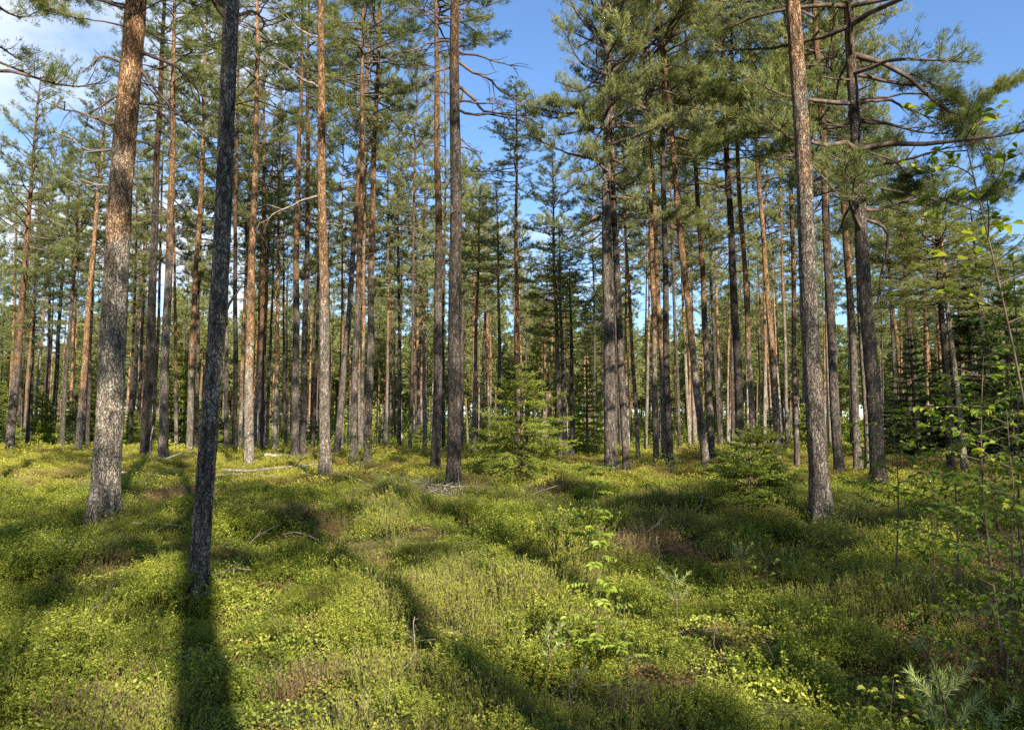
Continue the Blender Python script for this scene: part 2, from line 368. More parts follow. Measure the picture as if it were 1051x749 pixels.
def crown_mesh(name, Hc, Rc, seed, lod=1, gap=0.25, lopsided=0.0, conic=.5):
    """Scots pine crown, from local z=0 (lowest live bough) to Hc. lod 2 = fine needles, 1 = mid, 0 = far."""
    rg = np.random.default_rng(seed); mb = MB(); TP = []; TD = []
    z = 0.0; sp = {2: .30, 1: .33, 0: .46}[lod]; a0 = rg.uniform(0, 6.28); la = rg.uniform(0, 6.28) if lopsided else 0
    while z < Hc - .25:
        t = z / Hc
        prof = min(1, .6 + 1.6 * t) * (1 - t) ** conic * 1.1
        nb = rg.integers(2, 5) if t < .8 else 4
        for b in range(nb):
            if rg.random() < gap * (1 - t * .6): continue
            a = a0 + b * 6.28 / nb + rg.normal(0, .35)
            Lb = Rc * prof * rg.uniform(.55, 1.22) * (1 + lopsided * math.cos(a - la)) + .18
            el = (-.12 + .95 * t) + rg.normal(0, .12)
            d = np.array([math.cos(a) * math.cos(el), math.sin(a) * math.cos(el), math.sin(el)])
            n = 6; pts = [np.array([0, 0, z])]
            for q in range(n):
                d = unit(d + rg.normal(0, .13, 3) + np.array([0, 0, .09 if q > 2 else -.03])); pts.append(pts[-1] + d * Lb / n)
            pts = np.array(pts); mb.tube(pts, np.linspace(.012 + .011 * Lb, .006, n + 1), 5 if lod else 3, 1)
            ns = max(3, int(Lb * {2: 9.5, 1: 8.5, 0: 5}[lod]))
            for s in range(ns):
                f = rg.uniform(.3, 1.0) ** .75; k = f * n; i = min(int(k), n - 1); p = pts[i] + (pts[i + 1] - pts[i]) * (k - i)
                bd = unit(pts[i + 1] - pts[i]); side = unit(np.cross(bd, [0, 0, 1])) * (1 if rg.random() < .5 else -1)
                sd = unit(bd * rg.uniform(.3, 1) + side * rg.uniform(.3, 1.1) + np.array([0, 0, rg.uniform(-.1, .55)]))
                Ls = rg.uniform(.18, .62) * (1.15 - .5 * f) * (.6 + .25 * Lb)
                e = p + sd * Ls + np.array([0, 0, .06])
                if lod: mb.tube([p, p + sd * Ls * .5, e], [.007, .005, .003], 3, 1)
                m = max(2, int(Ls / {2: .045, 1: .07, 0: .16}[lod]))
                u = rg.uniform(.25, 1, m)[:, None]
                TP.append(p + (e - p) * u + rg.normal(0, .045, (m, 3))); TD.append(np.tile(sd + [0, 0, .35], (m, 1)))
            TP.append(pts[-1:]); TD.append(unit(pts[-1] - pts[-2])[None] + [[0, 0, .2]])
        z += sp * rg.uniform(.7, 1.3); a0 += rg.uniform(.4, 1.4)
    TP = np.concatenate(TP); TD = np.concatenate(TD)
    if lod == 2: tufts(mb, TP, TD, 16, .075, .0065, 0, rg)
    elif lod == 1: tufts(mb, TP, TD, 13, .105, .014, 0, rg)
    else: tufts(mb, TP, TD, 5, .24, .055, 0, rg)
    return mb.mesh(name, [NEEDLE, DEADD])


def bare_branch(name, p, a, L, seed, el=0.1, mat=DEADD, r=.02, tw=3, droop=-.05):
    rg = np.random.default_rng(seed); mb = MB(); n = 13
    d = np.array([math.cos(a) * math.cos(el), math.sin(a) * math.cos(el), math.sin(el)]); pts = [np.zeros(3)]
    for q in range(n): d = unit(d + rg.normal(0, .20, 3) + [0, 0, droop * .7]); pts.append(pts[-1] + d * L / n)
    pts = np.array(pts); mb.tube(pts, np.linspace(r, .0045, n + 1), 6, 0)
    for k in range(tw):
        i = rg.integers(3, n); q = pts[i]; s = unit(np.cross(pts[i] - pts[i - 1], [0, 0, 1]) * rg.choice([-1, 1]) + (pts[i] - pts[i - 1]) * 6 + rg.normal(0, .4, 3)); l = L * rg.uniform(.12, .35)
        m1 = q + s * l * .5 + rg.normal(0, .03, 3); mb.tube([q, m1, m1 + unit(s + rg.normal(0, .4, 3)) * l * .5], [r * .35, r * .25, .003], 4, 0)
    return mb.mesh(name, [mat]), pts


CROWNS = {2: [], 1: [], 0: []}
for i, (g, l, c) in enumerate([(.22, .25, .5), (.3, .1, .42), (.18, .35, .6)]): CROWNS[2].append(crown_mesh('crown', 9.0, 2.3, 100 + i, 2, g, l, c))
for i, (g, l, c) in enumerate([(.2, .2, .5), (.28, .0, .6), (.24, .3, .42), (.32, .2, .7), (.2, .1, .8)]): CROWNS[1].append(crown_mesh('crown', 9.0, 2.1, 200 + i, 1, g, l, c))
for i, (g, l, c) in enumerate([(.15, .2, .5), (.22, .0, .65), (.2, .3, .45), (.15, .1, .8)]): CROWNS[0].append(crown_mesh('crown', 9.0, 2.0, 300 + i, 0, g, l, c))
CR_R = {2: 2.3, 1: 2.1, 0: 2.0}
TRUNKS = [trunk_mesh('trunk', 20.0, .17, 400 + i, 0, .06, 9) [0] for i in range(8)]
SNAG_TRUNKS = [trunk_mesh('trunk', 20.0, .17, 420 + i, 1, .07, 26)[0] for i in range(4)]


def pine_root(x, y, leanx, leany, label, cat='pine tree', group=None, rz=None):
    o = bpy.data.objects.new('pine_tree', None); COL.objects.link(o); o.empty_display_size = .3
    o.location = (x, y, float(ground_z(x, y)))
    q = Vector((leanx, leany, 1)).normalized(); o.rotation_mode = 'QUATERNION'; o.rotation_quaternion = Vector((0, 0, 1)).rotation_difference(q)
    return tag(o, label, cat, group)


def far_pine(x, y, H, r, label, group, lod, rg, cb=.5, barkc=None, rc=2.0, lean=None):
    lx, ly = lean if lean else (rg.normal(0, .016), rg.normal(0, .016))
    o = pine_root(x, y, lx, ly, label, group=group)
    src = SNAG_TRUNKS if y < 60 and lod else TRUNKS
    t = link('trunk', src[rg.integers(len(src))], o, rot=(0, 0, rg.uniform(0, 6.28)), scale=(r / .17, r / .17, H / 20))
    t.color = barkc if barkc else (rg.uniform(.12, .42), rg.uniform(.75, 1.2), rg.uniform(0, .35), 1)
    cms = CROWNS[lod]; k = rg.integers(len(cms)); hc = H * (1 - cb)
    link('crown', cms[k], o, loc=(0, 0, H * cb), rot=(0, 0, rg.uniform(0, 6.28)), scale=(rc / CR_R[lod], rc / CR_R[lod], hc / 9.0))
    return o

# (px,py of the foot; px,py of a high point on the stem; width px near the foot; row of the lowest live bough; row of the tip or None; crown radius m;
#  bark change height m; brightness; paleness; detail; bare limbs [(row, azimuth deg, length m, upward)]; landmark name; label)
S = 'pine'
TREES = [
 (107, 524, 137, 0, 29, -60, None, 2.4, 3.7, .95, .9, 2, [(10, 185, 1.2, .2), (70, 170, 1.0, .3), (98, 184, .9, 0), (128, 180, 1.1, .1), (150, 186, 1.2, -.1), (187, 175, .9, -.35), (52, 350, 1.2, -.3), (100, 8, 1.0, -.5), (65, 10, 1.4, -.25), (140, 0, .8, -.6)], 'the thick pale-footed pine', 'thick nearby pine with pale scaly foot in full sun and orange upper stem'),
 (203, 607, 238, 0, 18.5, -130, None, 1.8, 40, 1.05, .3, 2, [(12, 170, .8, .2), (26, 200, .9, .5), (332, 350, .45, .7), (20, 20, .6, .3)], 'the slim dark near trunk', 'slim dark grey-brown rough trunk leaning right, nearest tree to the viewpoint'),
 (334, 482, 333, 0, 11.5, -20, None, 2.2, 4.2, 1.1, .35, 2, [(42, 180, 1.5, .1), (93, 185, 1.6, .1), (202, 175, 1.9, .25), (230, 10, .5, .1)], 'the straight orange pine with bare side limbs', 'straight pale orange pine with thin bare limbs reaching left high up'),
 (256, 475, 263, 108, 10.5, 110, None, 2.3, 3.0, 1.25, .7, 1, [(150, 10, 2.0, .3)], 'the glowing orange pine beside the slim dark trunk', 'bright sunlit orange pine just right of the slim dark near trunk'),
 (465, 500, 468, 0, 15.5, -150, None, 2.3, 7.0, .5, .1, 2, [(25, 15, 1.3, .8), (20, 200, 1.2, .5), (45, 190, 1.5, .35), (50, 5, 1.4, .1), (62, 2, 1.9, -.3), (105, 12, 1.3, .25), (110, 350, 1.6, -.45), (140, 8, .7, -.2), (150, 340, .8, -.4), (98, 190, .6, .2), (210, 200, .5, -.3), (68, 185, 1.0, .3), (86, 3, 2.3, -.15)], 'the thick dark pine with the brushwood heap', 'thick dark grey pine with many bare limbs and pale brushwood round its foot'),  # low bark brightness puts the shade on this trunk into its colour
 (447, 479, 448, 0, 11, 55, None, 2.2, 5.8, .7, .1, 1, [(70, 180, 1.2, .2), (150, 190, .8, 0)], 'the dark pine just left of the brushwood pine', 'dark pine standing just left of and behind the brushwood pine'),
 (627, 485, 623, 0, 13.5, 205, None, 2.0, 11.5, .8, .3, 2, [(40, 170, 1.5, .15), (75, 185, 1.3, .2), (95, 5, 2.0, .2), (170, 190, .8, .5), (215, 165, .9, .3), (135, 10, 1.6, .4)], 'the full-crowned grey pine', 'grey-barked pine with a wide full crown against blue sky, bare limbs reaching into the gap'),
 (643, 480, 629, 100, 8, 230, None, 2.0, 5.5, .7, .1, 1, [], 'the pine hugging the full-crowned grey pine', 'reddish upper stem tucked just right of the full-crowned grey pine'),
 (843, 525, 810, 0, 20, -120, None, 2.2, 4.4, .85, .35, 2, [(160, 200, .4, .2), (70, 0, .3, .3)], 'the thick left-leaning pine', 'thick bare-stemmed pine leaning left with grey lower bark turning brown-orange above'),
 (902, 496, 878, 40, 15.5, 235, None, 3.1, 6.8, .62, .1, 2, [(108, 20, 2.6, .3), (170, 5, 2.2, .1), (185, 15, 1.5, .2), (222, 0, 2.2, -.3), (212, 350, 2.4, -.2), (180, 190, 1.4, .3), (205, 185, 1.8, .2)], 'the dark pine with the broad right-reaching crown', 'dark-footed pine whose broad crown of long boughs reaches right into blue sky'),
 (862, 487, 843, 150, 11, 200, None, 2.1, 5.2, .7, .1, 1, [(230, 190, 1.0, 0)], 'the dark pine right of the thick left-leaning pine', 'dark-stemmed pine directly right of the thick left-leaning pine'),
 (881, 482, 862, 160, 9, 190, None, 2.0, 3.8, 1.0, .1, 1, [], 'the orange pine between the two dark right pines', 'orange pine between the two dark pines right of the leaning pine'),
 (891, 479, 878, 180, 6.5, 220, None, 1.8, 6, .8, .6, 1, [], 'the pale-footed slim pine', 'slim pine with pale foot, close left of the broad-crowned dark pine'),
 (725, 477, 692, 160, 8.5, 150, None, 2.2, 3.4, 1.0, .45, 1, [(235, 200, 1.0, .1)], 'the left-leaning orange pine at centre right', 'orange pine with pale foot leaning clearly left over the young spruces'),
 (731, 471, 713, 200, 7.5, 190, None, 2.0, 4.6, .75, .1, 1, [], 'the darker pine behind the left-leaning orange one', 'darker pine just right of and behind the left-leaning orange pine'),
 (688, 479, 679, 190, 7.5, 120, None, 2.1, 8, .55, .0, 1, [], 'the darkest of three close stems', 'darkest and rightmost of three stems standing close together'),
 (682, 475, 674, 250, 6, 180, None, 1.9, 3.0, 1.15, .5, 1, [], 'the pale middle of three close stems', 'pale thin middle stem of three standing close together'),
 (674, 476, 664, 200, 6.5, 150, None, 2.0, 3.2, 1.1, .2, 1, [], 'the orange left of three close stems', 'orange leftmost stem of three standing close together'),
 (655, 470, 647, 300, 4.5, 250, 60, 1.6, 3, .9, .1, 1, [], '', 'thin pine in the gap right of the full-crowned grey pine'),
 (575, 468, 568, 165, 6, 300, 162, 1.9, 4.2, .85, .25, 1, [], 'the small-crowned pine below the sky gap', 'slender pine whose pointed small crown stands alone below the blue gap'),
 (581, 468, 577, 300, 5.5, 330, 235, 1.6, 7, .8, .3, 1, [], '', 'grey stem paired with the slender pine below the blue gap'),
 (588, 467, 584, 300, 5.5, 325, 280, 1.6, 9, .6, .0, 1, [], '', 'dark short-topped pine right of the pair below the blue gap'),
 (760, 480, 745, 140, 10, 165, None, 2.7, 7.2, .5, .0, 1, [(170, 190, 1.8, .1), (195, 185, 1.8, 0), (140, 10, 1.0, .4)], 'the dark pine behind the young spruces', 'dark rough pine rising behind the low young spruces'),
 (773, 472, 757, 140, 6.5, 150, None, 1.8, 3.0, 1.15, .2, 1, [], 'the thin bright orange pine at its right', 'thin bright orange pine just right of the dark pine behind the young spruces'),
 (799, 468, 783, 230, 7, 170, None, 2.0, 3.0, 1.1, .4, 1, [], 'the orange pine above the young spruces', 'orange pine rising from the right edge of the low young spruces'),
 (818, 477, 813, 300, 5.5, 150, None, 1.9, 3.6, .9, .2, 1, [], '', 'thin stem just left of the thick left-leaning pine'),
 (534, 476, 530, 100, 6, 205, 86, 1.7, 2.6, 1.15, .6, 1, [(150, 180, 1.0, .1), (165, 0, 1.0, .1)], 'the pale slender pine in the spruce', 'pale slender pine rising out of the bushy young spruce, narrow crown against sky'),
 (487, 466, 490, 300, 5, 300, 190, 1.7, 4, 1.0, .5, 1, [], '', 'thin pale-footed pine right of the brushwood pine'),
 (512, 465, 511, 300, 4.5, 300, 185, 1.7, 6, .7, .2, 1, [], '', 'thin pine left of the bushy young spruce'),
 (377, 472, 389, 30, 9, 140, None, 2.1, 5.4, .8, .15, 1, [(180, 185, .9, .1)], 'the dark-footed pine by the small bush', 'dark-footed pine leaning right above the small leafy bush'),
 (363, 475, 372, 40, 8, 120, None, 2.1, 4.6, .85, .25, 1, [], 'the reddish pine left of the small bush', 'reddish pine rising just left of the small leafy bush'),
 (345, 467, 362, 250, 8, 150, None, 1.9, 7.5, .8, .4, 1, [], 'the pine leaning right behind it', 'grey pine leaning right, close behind the straight orange pine with bare limbs'),
 (302, 470, 307, 130, 9, 70, None, 2.1, 5.0, .85, .25, 1, [(110, 190, 1.2, .2)], 'the left of two paired pines', 'left one of two paired grey-footed pines beside a fallen log'),
 (311, 467, 317, 160, 7.5, 130, None, 1.9, 6.6, .6, .1, 1, [], 'the right of two paired pines', 'right darker one of two paired pines beside a fallen log'),
 (268, 463, 272, 200, 7.5, 200, 40, 1.9, 4.8, .65, .1, 1, [], '', 'dark pine half hidden right of the glowing orange pine'),
 (241, 464, 243, 200, 6, 170, None, 1.8, 8.0, .5, .0, 1, [], '', 'dark stem close right of the slim dark near trunk'),
 (232, 463, 236, 200, 5.5, 210, 60, 1.7, 9, .75, .55, 1, [], '', 'pale stem partly hidden behind the slim dark near trunk'),
 (194, 466, 210, 140, 7.5, 165, None, 2.0, 3.6, .95, .35, 1, [], 'the orange pine left of the slim dark trunk', 'orange right-leaning pine next left of the slim dark near trunk'),
 (167, 468, 182, 20, 10.5, 95, None, 2.2, 5.8, .85, .35, 1, [(80, 200, 1.0, .2), (120, 10, .9, 0)], 'the grey-footed pine right of the pale thick one', 'tall pine with grey foot and orange top, second right of the thick pale-footed pine'),
 (149, 466, 163, 170, 11, 140, None, 2.0, 8.5, .45, .0, 1, [(225, 10, .8, .1)], 'the blackish pine right of the pale thick one', 'blackish pine with a leaning dead pole at its foot, right of the thick pale pine'),
 (80, 463, 98, 240, 7.5, 215, 90, 2.0, 2.4, 1.15, .5, 1, [], 'the slim orange pine at left', 'slim orange right-leaning pine left of the thick pale-footed pine'),
 (10, 461, 37, 120, 9.5, 285, 75, 2.6, 3.8, .8, .3, 1, [(150, 0, 1.2, .1)], 'the outermost left pine', 'reddish right-leaning pine at the far left edge, dark rounded crown'),
 (52, 458, 62, 290, 5.5, 290, 150, 1.8, 10, .5, .0, 1, [], '', 'thin dark pine between the outermost left pine and the slim orange one'),
 (26, 458, 36, 300, 5.5, 300, 160, 1.8, 2.6, 1.2, .1, 1, [], '', 'thin bright orange pine just right of the outermost left pine'),
 (990, 481, 972, 300, 6.5, 300, 185, 2.0, 3.5, 1.15, .6, 1, [], 'the pale orange pine at right', 'pale orange slim pine left of the dark tall spruce, behind saplings'),
 (976, 480, 962, 250, 8.5, 255, 165, 2.4, 8, .5, .0, 1, [], 'the dark pine beside the pale orange one', 'dark pine just left of the pale orange slim pine behind saplings'),
 (931, 460, 915, 310, 6, 300, 200, 2.0, 2.8, 1.05, .1, 1, [], '', 'orange left-leaning pine seen above the leafy saplings'),
 (943, 462, 930, 290, 7, 290, 140, 2.0, 5.5, .6, .0, 1, [], '', 'dark red stem behind the leafy saplings'),
 (908, 460, 896, 330, 4, 300, 190, 1.6, 2.0, 1.25, .3, 1, [], '', 'very thin bright pine behind the dark broad-crowned pine'),
 (1020, 470, 1000, 250, 7, 300, 205, 2.6, 6, .7, .1, 1, [], '', 'shadowed pine at the right edge with low full crown'),
 (-52, 516, -34, 0, 15, 105, None, 3.1, 4.5, .9, .3, 2, [], '', 'pine just outside the left edge whose low dark boughs hang into view'),
]
PLACED = []; LANDMARKS = []
for ti, (bx, by, tx, ty, w, cby, cty, rc, h0, br, pal, det, limbs, lm, label) in enumerate(TREES):
    x, y = ground_hit(bx, by)
    gz = float(ground_z(x, y))
    top = at_depth(tx, ty, y); lean = (top[0] - x) / (top[2] - gz)
    r0 = w * y / F / 2 * (.86 if det == 2 else .80)
    rg = np.random.default_rng(1000 + ti)
    H = (at_depth(tx, cty, y)[2] - gz) if cty is not None else min(24, max(19.5 + rg.uniform(-1, 2), at_depth(tx, -25, y)[2] - gz))
    H = max(H, 8)
    cb = max(3.5, at_depth(tx, cby, y)[2] - gz); cb = min(cb, H - 4)
    root = pine_root(x, y, lean, rg.normal(0, .01), label, group='pines of the near and middle rows')
    PLACED.append((x, y))
    if lm: LANDMARKS.append((project(x, y, gz + 1.5)[0], lm))
    fl = .58 if det == 2 else .25
    dark = ti == 1
    tm, (tz, tcx, tcy) = trunk_mesh('trunk', H, r0 / (1 - 1.2 / H) ** .72, 500 + ti, det, .035 if det < 2 else .03, 0 if det == 2 else 12, fl)
    t = link('trunk', tm, root); t.color = (h0 / 20, br, pal, 1)
    lod = 2 if y < 30 and det == 2 else 1
    cms = CROWNS[lod]; hc = H - cb
    link('crown', cms[rg.integers(len(cms))], root, loc=(np.interp(cb, tz, tcx), np.interp(cb, tz, tcy), cb), rot=(0, 0, rg.uniform(0, 6.28)), scale=(rc / CR_R[lod], rc / CR_R[lod], hc / 9))
    for li, (ly, az, Ll, up) in enumerate(limbs):
        h = at_depth(tx, ly, y)[2] - gz
        me, pts = bare_branch('limb', None, R(az) if abs(math.cos(R(az))) > .5 else R(az), Ll, 3000 + ti * 40 + li, up, DEADD if ti != 2 and not (ti == 0 and li in (4, 5)) else DEADW, .014 + .010 * Ll, 6)
        link('limb', me, root, loc=(np.interp(h, tz, tcx), np.interp(h, tz, tcy), h))

# a long bough of the big left pine and the right-reaching boughs of the broad crown carry needles
def leafy_bough(root_i, px, py, az, L, seed, up=.1, mat=NEEDLE):
    bx, by, tx, ty = TREES[root_i][:4]; x, y = PLACED[root_i]; root = ROOTS[root_i]
    gz = float(ground_z(x, y)); h = at_depth(tx, py, y)[2] - gz
    rg = np.random.default_rng(seed); mb = MB(); n = 14; a = R(az)
    d = np.array([math.cos(a) * math.cos(up), math.sin(a) * math.cos(up), math.sin(up)]); pts = [np.zeros(3)]
    for q in range(n): d = unit(d + rg.normal(0, .17, 3)); pts.append(pts[-1] + d * L / n)
    pts = np.array(pts); mb.tube(pts, np.linspace(.006 + .0036 * L, .003, n + 1), 6, 1); TP = []; TD = []
    for s in range(int(L * 24)):
        f = rg.uniform(.3, 1) ** .8; k = f * n; i = min(int(k), n - 1); p = pts[i] + (pts[i + 1] - pts[i]) * (k - i); bd = unit(pts[i + 1] - pts[i])
        sd = unit(bd * rg.uniform(.2, 1) + unit(np.cross(bd, [0, 0, 1])) * rg.uniform(-1.1, 1.1) + [0, 0, rg.uniform(-.1, .5)]); Ls = rg.uniform(.2, .65) * (1.2 - .4 * f)
        e = p + sd * Ls; mb.tube([p, e], [.006, .003], 3, 1); m = int(Ls / .035); u = rg.uniform(.2, 1, m)[:, None]
        TP.append(p + (e - p) * u + rg.normal(0, .03, (m, 3))); TD.append(np.tile(sd + [0, 0, .3], (m, 1)))
    tufts(mb, np.concatenate(TP), np.concatenate(TD), 17, .075, .0065, 0, rg)
    link('bough', mb.mesh('bough', [mat, DEADD]), root, loc=(0, 0, h))


ROOTS = [o for o in COL.objects if o.name.startswith('pine_tree')]
for a in [(0, 0, 8, 175, 2.2, 1, .25), (0, 0, 30, 190, 1.9, 2, .2), (0, 0, -20, 200, 2.4, 3, .0), (0, 0, 20, 350, 1.7, 4, .1),
          (9, 0, 100, 15, 4.6, 5, .12), (9, 0, 150, 5, 4.2, 6, .08), (9, 0, 60, 10, 3.4, 7, .15), (9, 0, 185, 20, 3.8, 8, .02), (9, 0, 120, 350, 4.2, 9, .12),
          (9, 0, 80, 185, 3.4, 10, .1), (9, 0, 130, 175, 3.0, 11, .1),
          (6, 0, 90, 350, 3.2, 12, .15), (6, 0, 150, 190, 1.6, 13, .0), (6, 0, 110, 170, 1.7, 14, .1), (6, 0, 230, 0, 2.8, 15, -.05),
          (4, 0, -10, 200, 2.4, 16, .3)]:
    leafy_bough(*a)

# ------------------------------------------------------------------ slimmer pines of the middle rows, between and behind the measured ones
MID = [(-22, 38, 330), (-48, 31, 250), (31, 43, 250), (66, 40, 130), (92, 45, 140), (125, 41, 90), (136, 46, 160), (158, 44, 40), (183, 41, 60), (203, 45, 50), (222, 39, 60), (248, 44, 90), (283, 42, 50), (294, 46, 120),
       (322, 41, 60), (352, 45, 80), (371, 40, 40), (397, 43, 70), (410, 46, 130), (421, 40, 60), (436, 44, 130), (456, 42, 60), (474, 46, 170),
       (611, 44, 210), (637, 41, 120), (662, 43, 70), (697, 40, 20), (707, 46, 60), (738, 43, 70), (751, 40, 60), (783, 45, 80), (806, 41, 20), (828, 45, 60), (851, 42, 30), (872, 46, 60), (888, 40, 40), (917, 42, 130), (951, 45, 190),
       (1003, 44, 215), (1033, 41, 240), (1070, 36, 260), (1110, 30, 250)]
MIDP = []


# ------------------------------------------------------------------ far pines: individuals up to about 300, the rest one mass
TOPX = [-200, 0, 60, 120, 200, 330, 430, 470, 500, 520, 560, 600, 625, 650, 700, 800, 900, 950, 985, 1051, 1300]
TOPY = [60, 110, 120, 60, 30, 60, 110, 150, 200, 200, 260, 290, 250, 150, 80, 80, 120, 180, 215, 270, 290]


def scatter_far(y0, y1, n, rg, mind, pts):
    out = []; tries = 0
    while len(out) < n and tries < n * 60:
        tries += 1
        y = math.sqrt(rg.uniform(y0 ** 2, y1 ** 2)); a = rg.uniform(-38, 38); x = y * math.tan(R(a)) * .97
        if any((x - q[0]) ** 2 + (y - q[1]) ** 2 < mind ** 2 for q in pts): continue
        pts.append((x, y)); out.append((x, y))
    return out


rg = np.random.default_rng(77)
pts = list(PLACED)
far = scatter_far(47, 84, 200, rg, 2.3, pts)
infoF = sorted([(project(x, y, ground_z(x, y) + 2)[0], x, y) for x, y in far])
LANDMARKS.sort()
ORD = ['first', 'second', 'third', 'fourth', 'fifth', 'sixth', 'seventh', 'eighth', 'ninth', 'tenth', 'eleventh', 'twelfth', 'thirteenth', 'fourteenth', 'fifteenth', 'sixteenth',
       'seventeenth', 'eighteenth', 'nineteenth', 'twentieth'] + ['number %d' % i for i in range(21, 60)]
cnt = {}
KIND = []
for px, x, y in infoF:
    H = rg.uniform(16.5, 21.5); lim = np.interp(px, TOPX, TOPY) + rg.uniform(-10, 45)
    H = max(7.5, min(H, at_depth(px, lim, y)[2] - float(ground_z(x, y))))
    orange = rg.random() < .62
    bc = (rg.uniform(.08, .24), rg.uniform(1.1, 1.7), rg.uniform(.3, 1.0), 1) if orange else (rg.uniform(.3, .6), rg.uniform(.4, .8), rg.uniform(0, .3), 1)  # orange and grey bark; sunlit and shaded stems also put into its brightness
    adj = 'bright orange' if orange else 'dark grey'
    prev = [l for l in LANDMARKS if l[0] <= px]
    if prev: side, lmn = 'right of', prev[-1][1]
    else: side, lmn = 'left of', LANDMARKS[0][1]
    key = (adj, side, lmn); cnt[key] = cnt.get(key, 0) + 1
    KIND.append((x, y, H, bc, key, cnt[key]))
for x, y, H, bc, (adj, side, lmn), k in KIND:
    if side == 'left of': k = cnt[(adj, side, lmn)] + 1 - k
    lab = '%s far %s pine %s %s' % (ORD[k - 1], adj, side, lmn)
    far_pine(x, y, H, rg.uniform(.075, .145), lab, 'distant pines filling the back rows', 1 if y < 56 else 0, rg, rg.uniform(.52, .68), bc, rg.uniform(1.15, 1.75))


mrg = np.random.default_rng(99); mcnt = {}
for px, d, lim in MID:
    x = (px - 525.5) / F * d; gz = float(ground_z(x, d)); H = min(23.5, at_depth(px, lim, d)[2] - gz) * mrg.uniform(.97, 1.03)
    pale = mrg.random() < .55; tone = 'tan' if pale else 'brown'
    prev = [l for l in LANDMARKS if l[0] <= px]; side, lmn = ('right of', prev[-1][1]) if prev else ('left of', LANDMARKS[0][1])
    key = (tone, side, lmn); mcnt[key] = mcnt.get(key, 0) + 1
    far_pine(x, d, H, mrg.uniform(.075, .115), '%s slim %s middle-row pine %s %s' % (ORD[mcnt[key] - 1], tone, side, lmn), 'slim pines of the middle rows', 1, mrg, mrg.uniform(.38, .56),
             (mrg.uniform(.12, .3), mrg.uniform(.95, 1.3), mrg.uniform(.3, .8), 1) if pale else (mrg.uniform(.3, .5), mrg.uniform(.45, .8), .1, 1), mrg.uniform(1.7, 2.5))


def gn_scatter(name, P, scale, rot, idx, meshes, label):
    """one object of kind stuff: points carrying scale, rotation and pick, instancing the given meshes"""
    src = bpy.data.collections.new(name + '_kinds')
    for k, me in enumerate(meshes):
        o = bpy.data.objects.new('%s_kind_%02d' % (name, k), me); src.objects.link(o)
    me = bpy.data.meshes.new(name); me.vertices.add(len(P)); me.vertices.foreach_set('co', np.asarray(P, np.float32).ravel())
    a = me.attributes.new('sc', 'FLOAT_VECTOR', 'POINT'); a.data.foreach_set('vector', np.asarray(scale, np.float32).ravel())
    a = me.attributes.new('ro', 'FLOAT_VECTOR', 'POINT'); a.data.foreach_set('vector', np.asarray(rot, np.float32).ravel())
    a = me.attributes.new('pick', 'INT', 'POINT'); a.data.foreach_set('value', np.asarray(idx, np.int32))
    ob = link(name, me); tag(ob, label, kind='stuff')
    ng = bpy.data.node_groups.new(name, 'GeometryNodeTree')
    ng.interface.new_socket('Geometry', in_out='INPUT', socket_type='NodeSocketGeometry'); ng.interface.new_socket('Geometry', in_out='OUTPUT', socket_type='NodeSocketGeometry')
    N = ng.nodes.new; L = ng.links.new
    gi = N('NodeGroupInput'); go = N('NodeGroupOutput'); ip = N('GeometryNodeInstanceOnPoints'); ci = N('GeometryNodeCollectionInfo')
    ci.inputs['Collection'].default_value = src; ci.inputs['Separate Children'].default_value = True; ci.inputs['Reset Children'].default_value = True
    def att(n, t):
        q = N('GeometryNodeInputNamedAttribute'); q.data_type = t; q.inputs['Name'].default_value = n
        return q.outputs['Attribute']
    L(gi.outputs[0], ip.inputs['Points']); L(ci.outputs[0], ip.inputs['Instance']); ip.inputs['Pick Instance'].default_value = True
    L(att('pick', 'INT'), ip.inputs['Instance Index']); L(att('sc', 'FLOAT_VECTOR'), ip.inputs['Scale'])
    er = N('FunctionNodeEulerToRotation'); L(att('ro', 'FLOAT_VECTOR'), er.inputs[0]); L(er.outputs[0], ip.inputs['Rotation'])
    L(ip.outputs[0], go.inputs[0])
    m = ob.modifiers.new('scatter', 'NODES'); m.node_group = ng
    return ob


# whole far trees for the mass behind
def far_tree_mesh(seed):
    rg = np.random.default_rng(seed); mb = MB()
    z = np.linspace(-.2, 19, 10); mb.tube(np.stack([.05 * np.sin(z * .5), .05 * np.cos(z * .4), z], 1), .14 * (1 - z / 20) ** .7 + .01, 6, 1)
    TP = []; TD = []; h = 9.3
    while h < 19.3:
        t = (h - 9.3) / 10.2
        for b in range(4):
            a = rg.uniform(0, 6.28); Lb = 2.0 * min(1, .6 + t) * (1 - t) ** .55 * rg.uniform(.4, 1.2) + .2; el = -.1 + t
            e = np.array([math.cos(a) * math.cos(el), math.sin(a) * math.cos(el), math.sin(el)]) * Lb + [0, 0, h]
            u = rg.uniform(.2, 1, 9)[:, None]; TP.append(np.array([0, 0, h]) + (e - [0, 0, h]) * u + rg.normal(0, .22, (9, 3)) * [1, 1, .6]); TD.append(np.tile(e - [0, 0, h] + [0, 0, .3], (9, 1)))
        h += .42
    tufts(mb, np.concatenate(TP), np.concatenate(TD), 6, .38, .11, 0, rg)
    return mb.mesh('distant_tree', [NEEDLE, BARK])


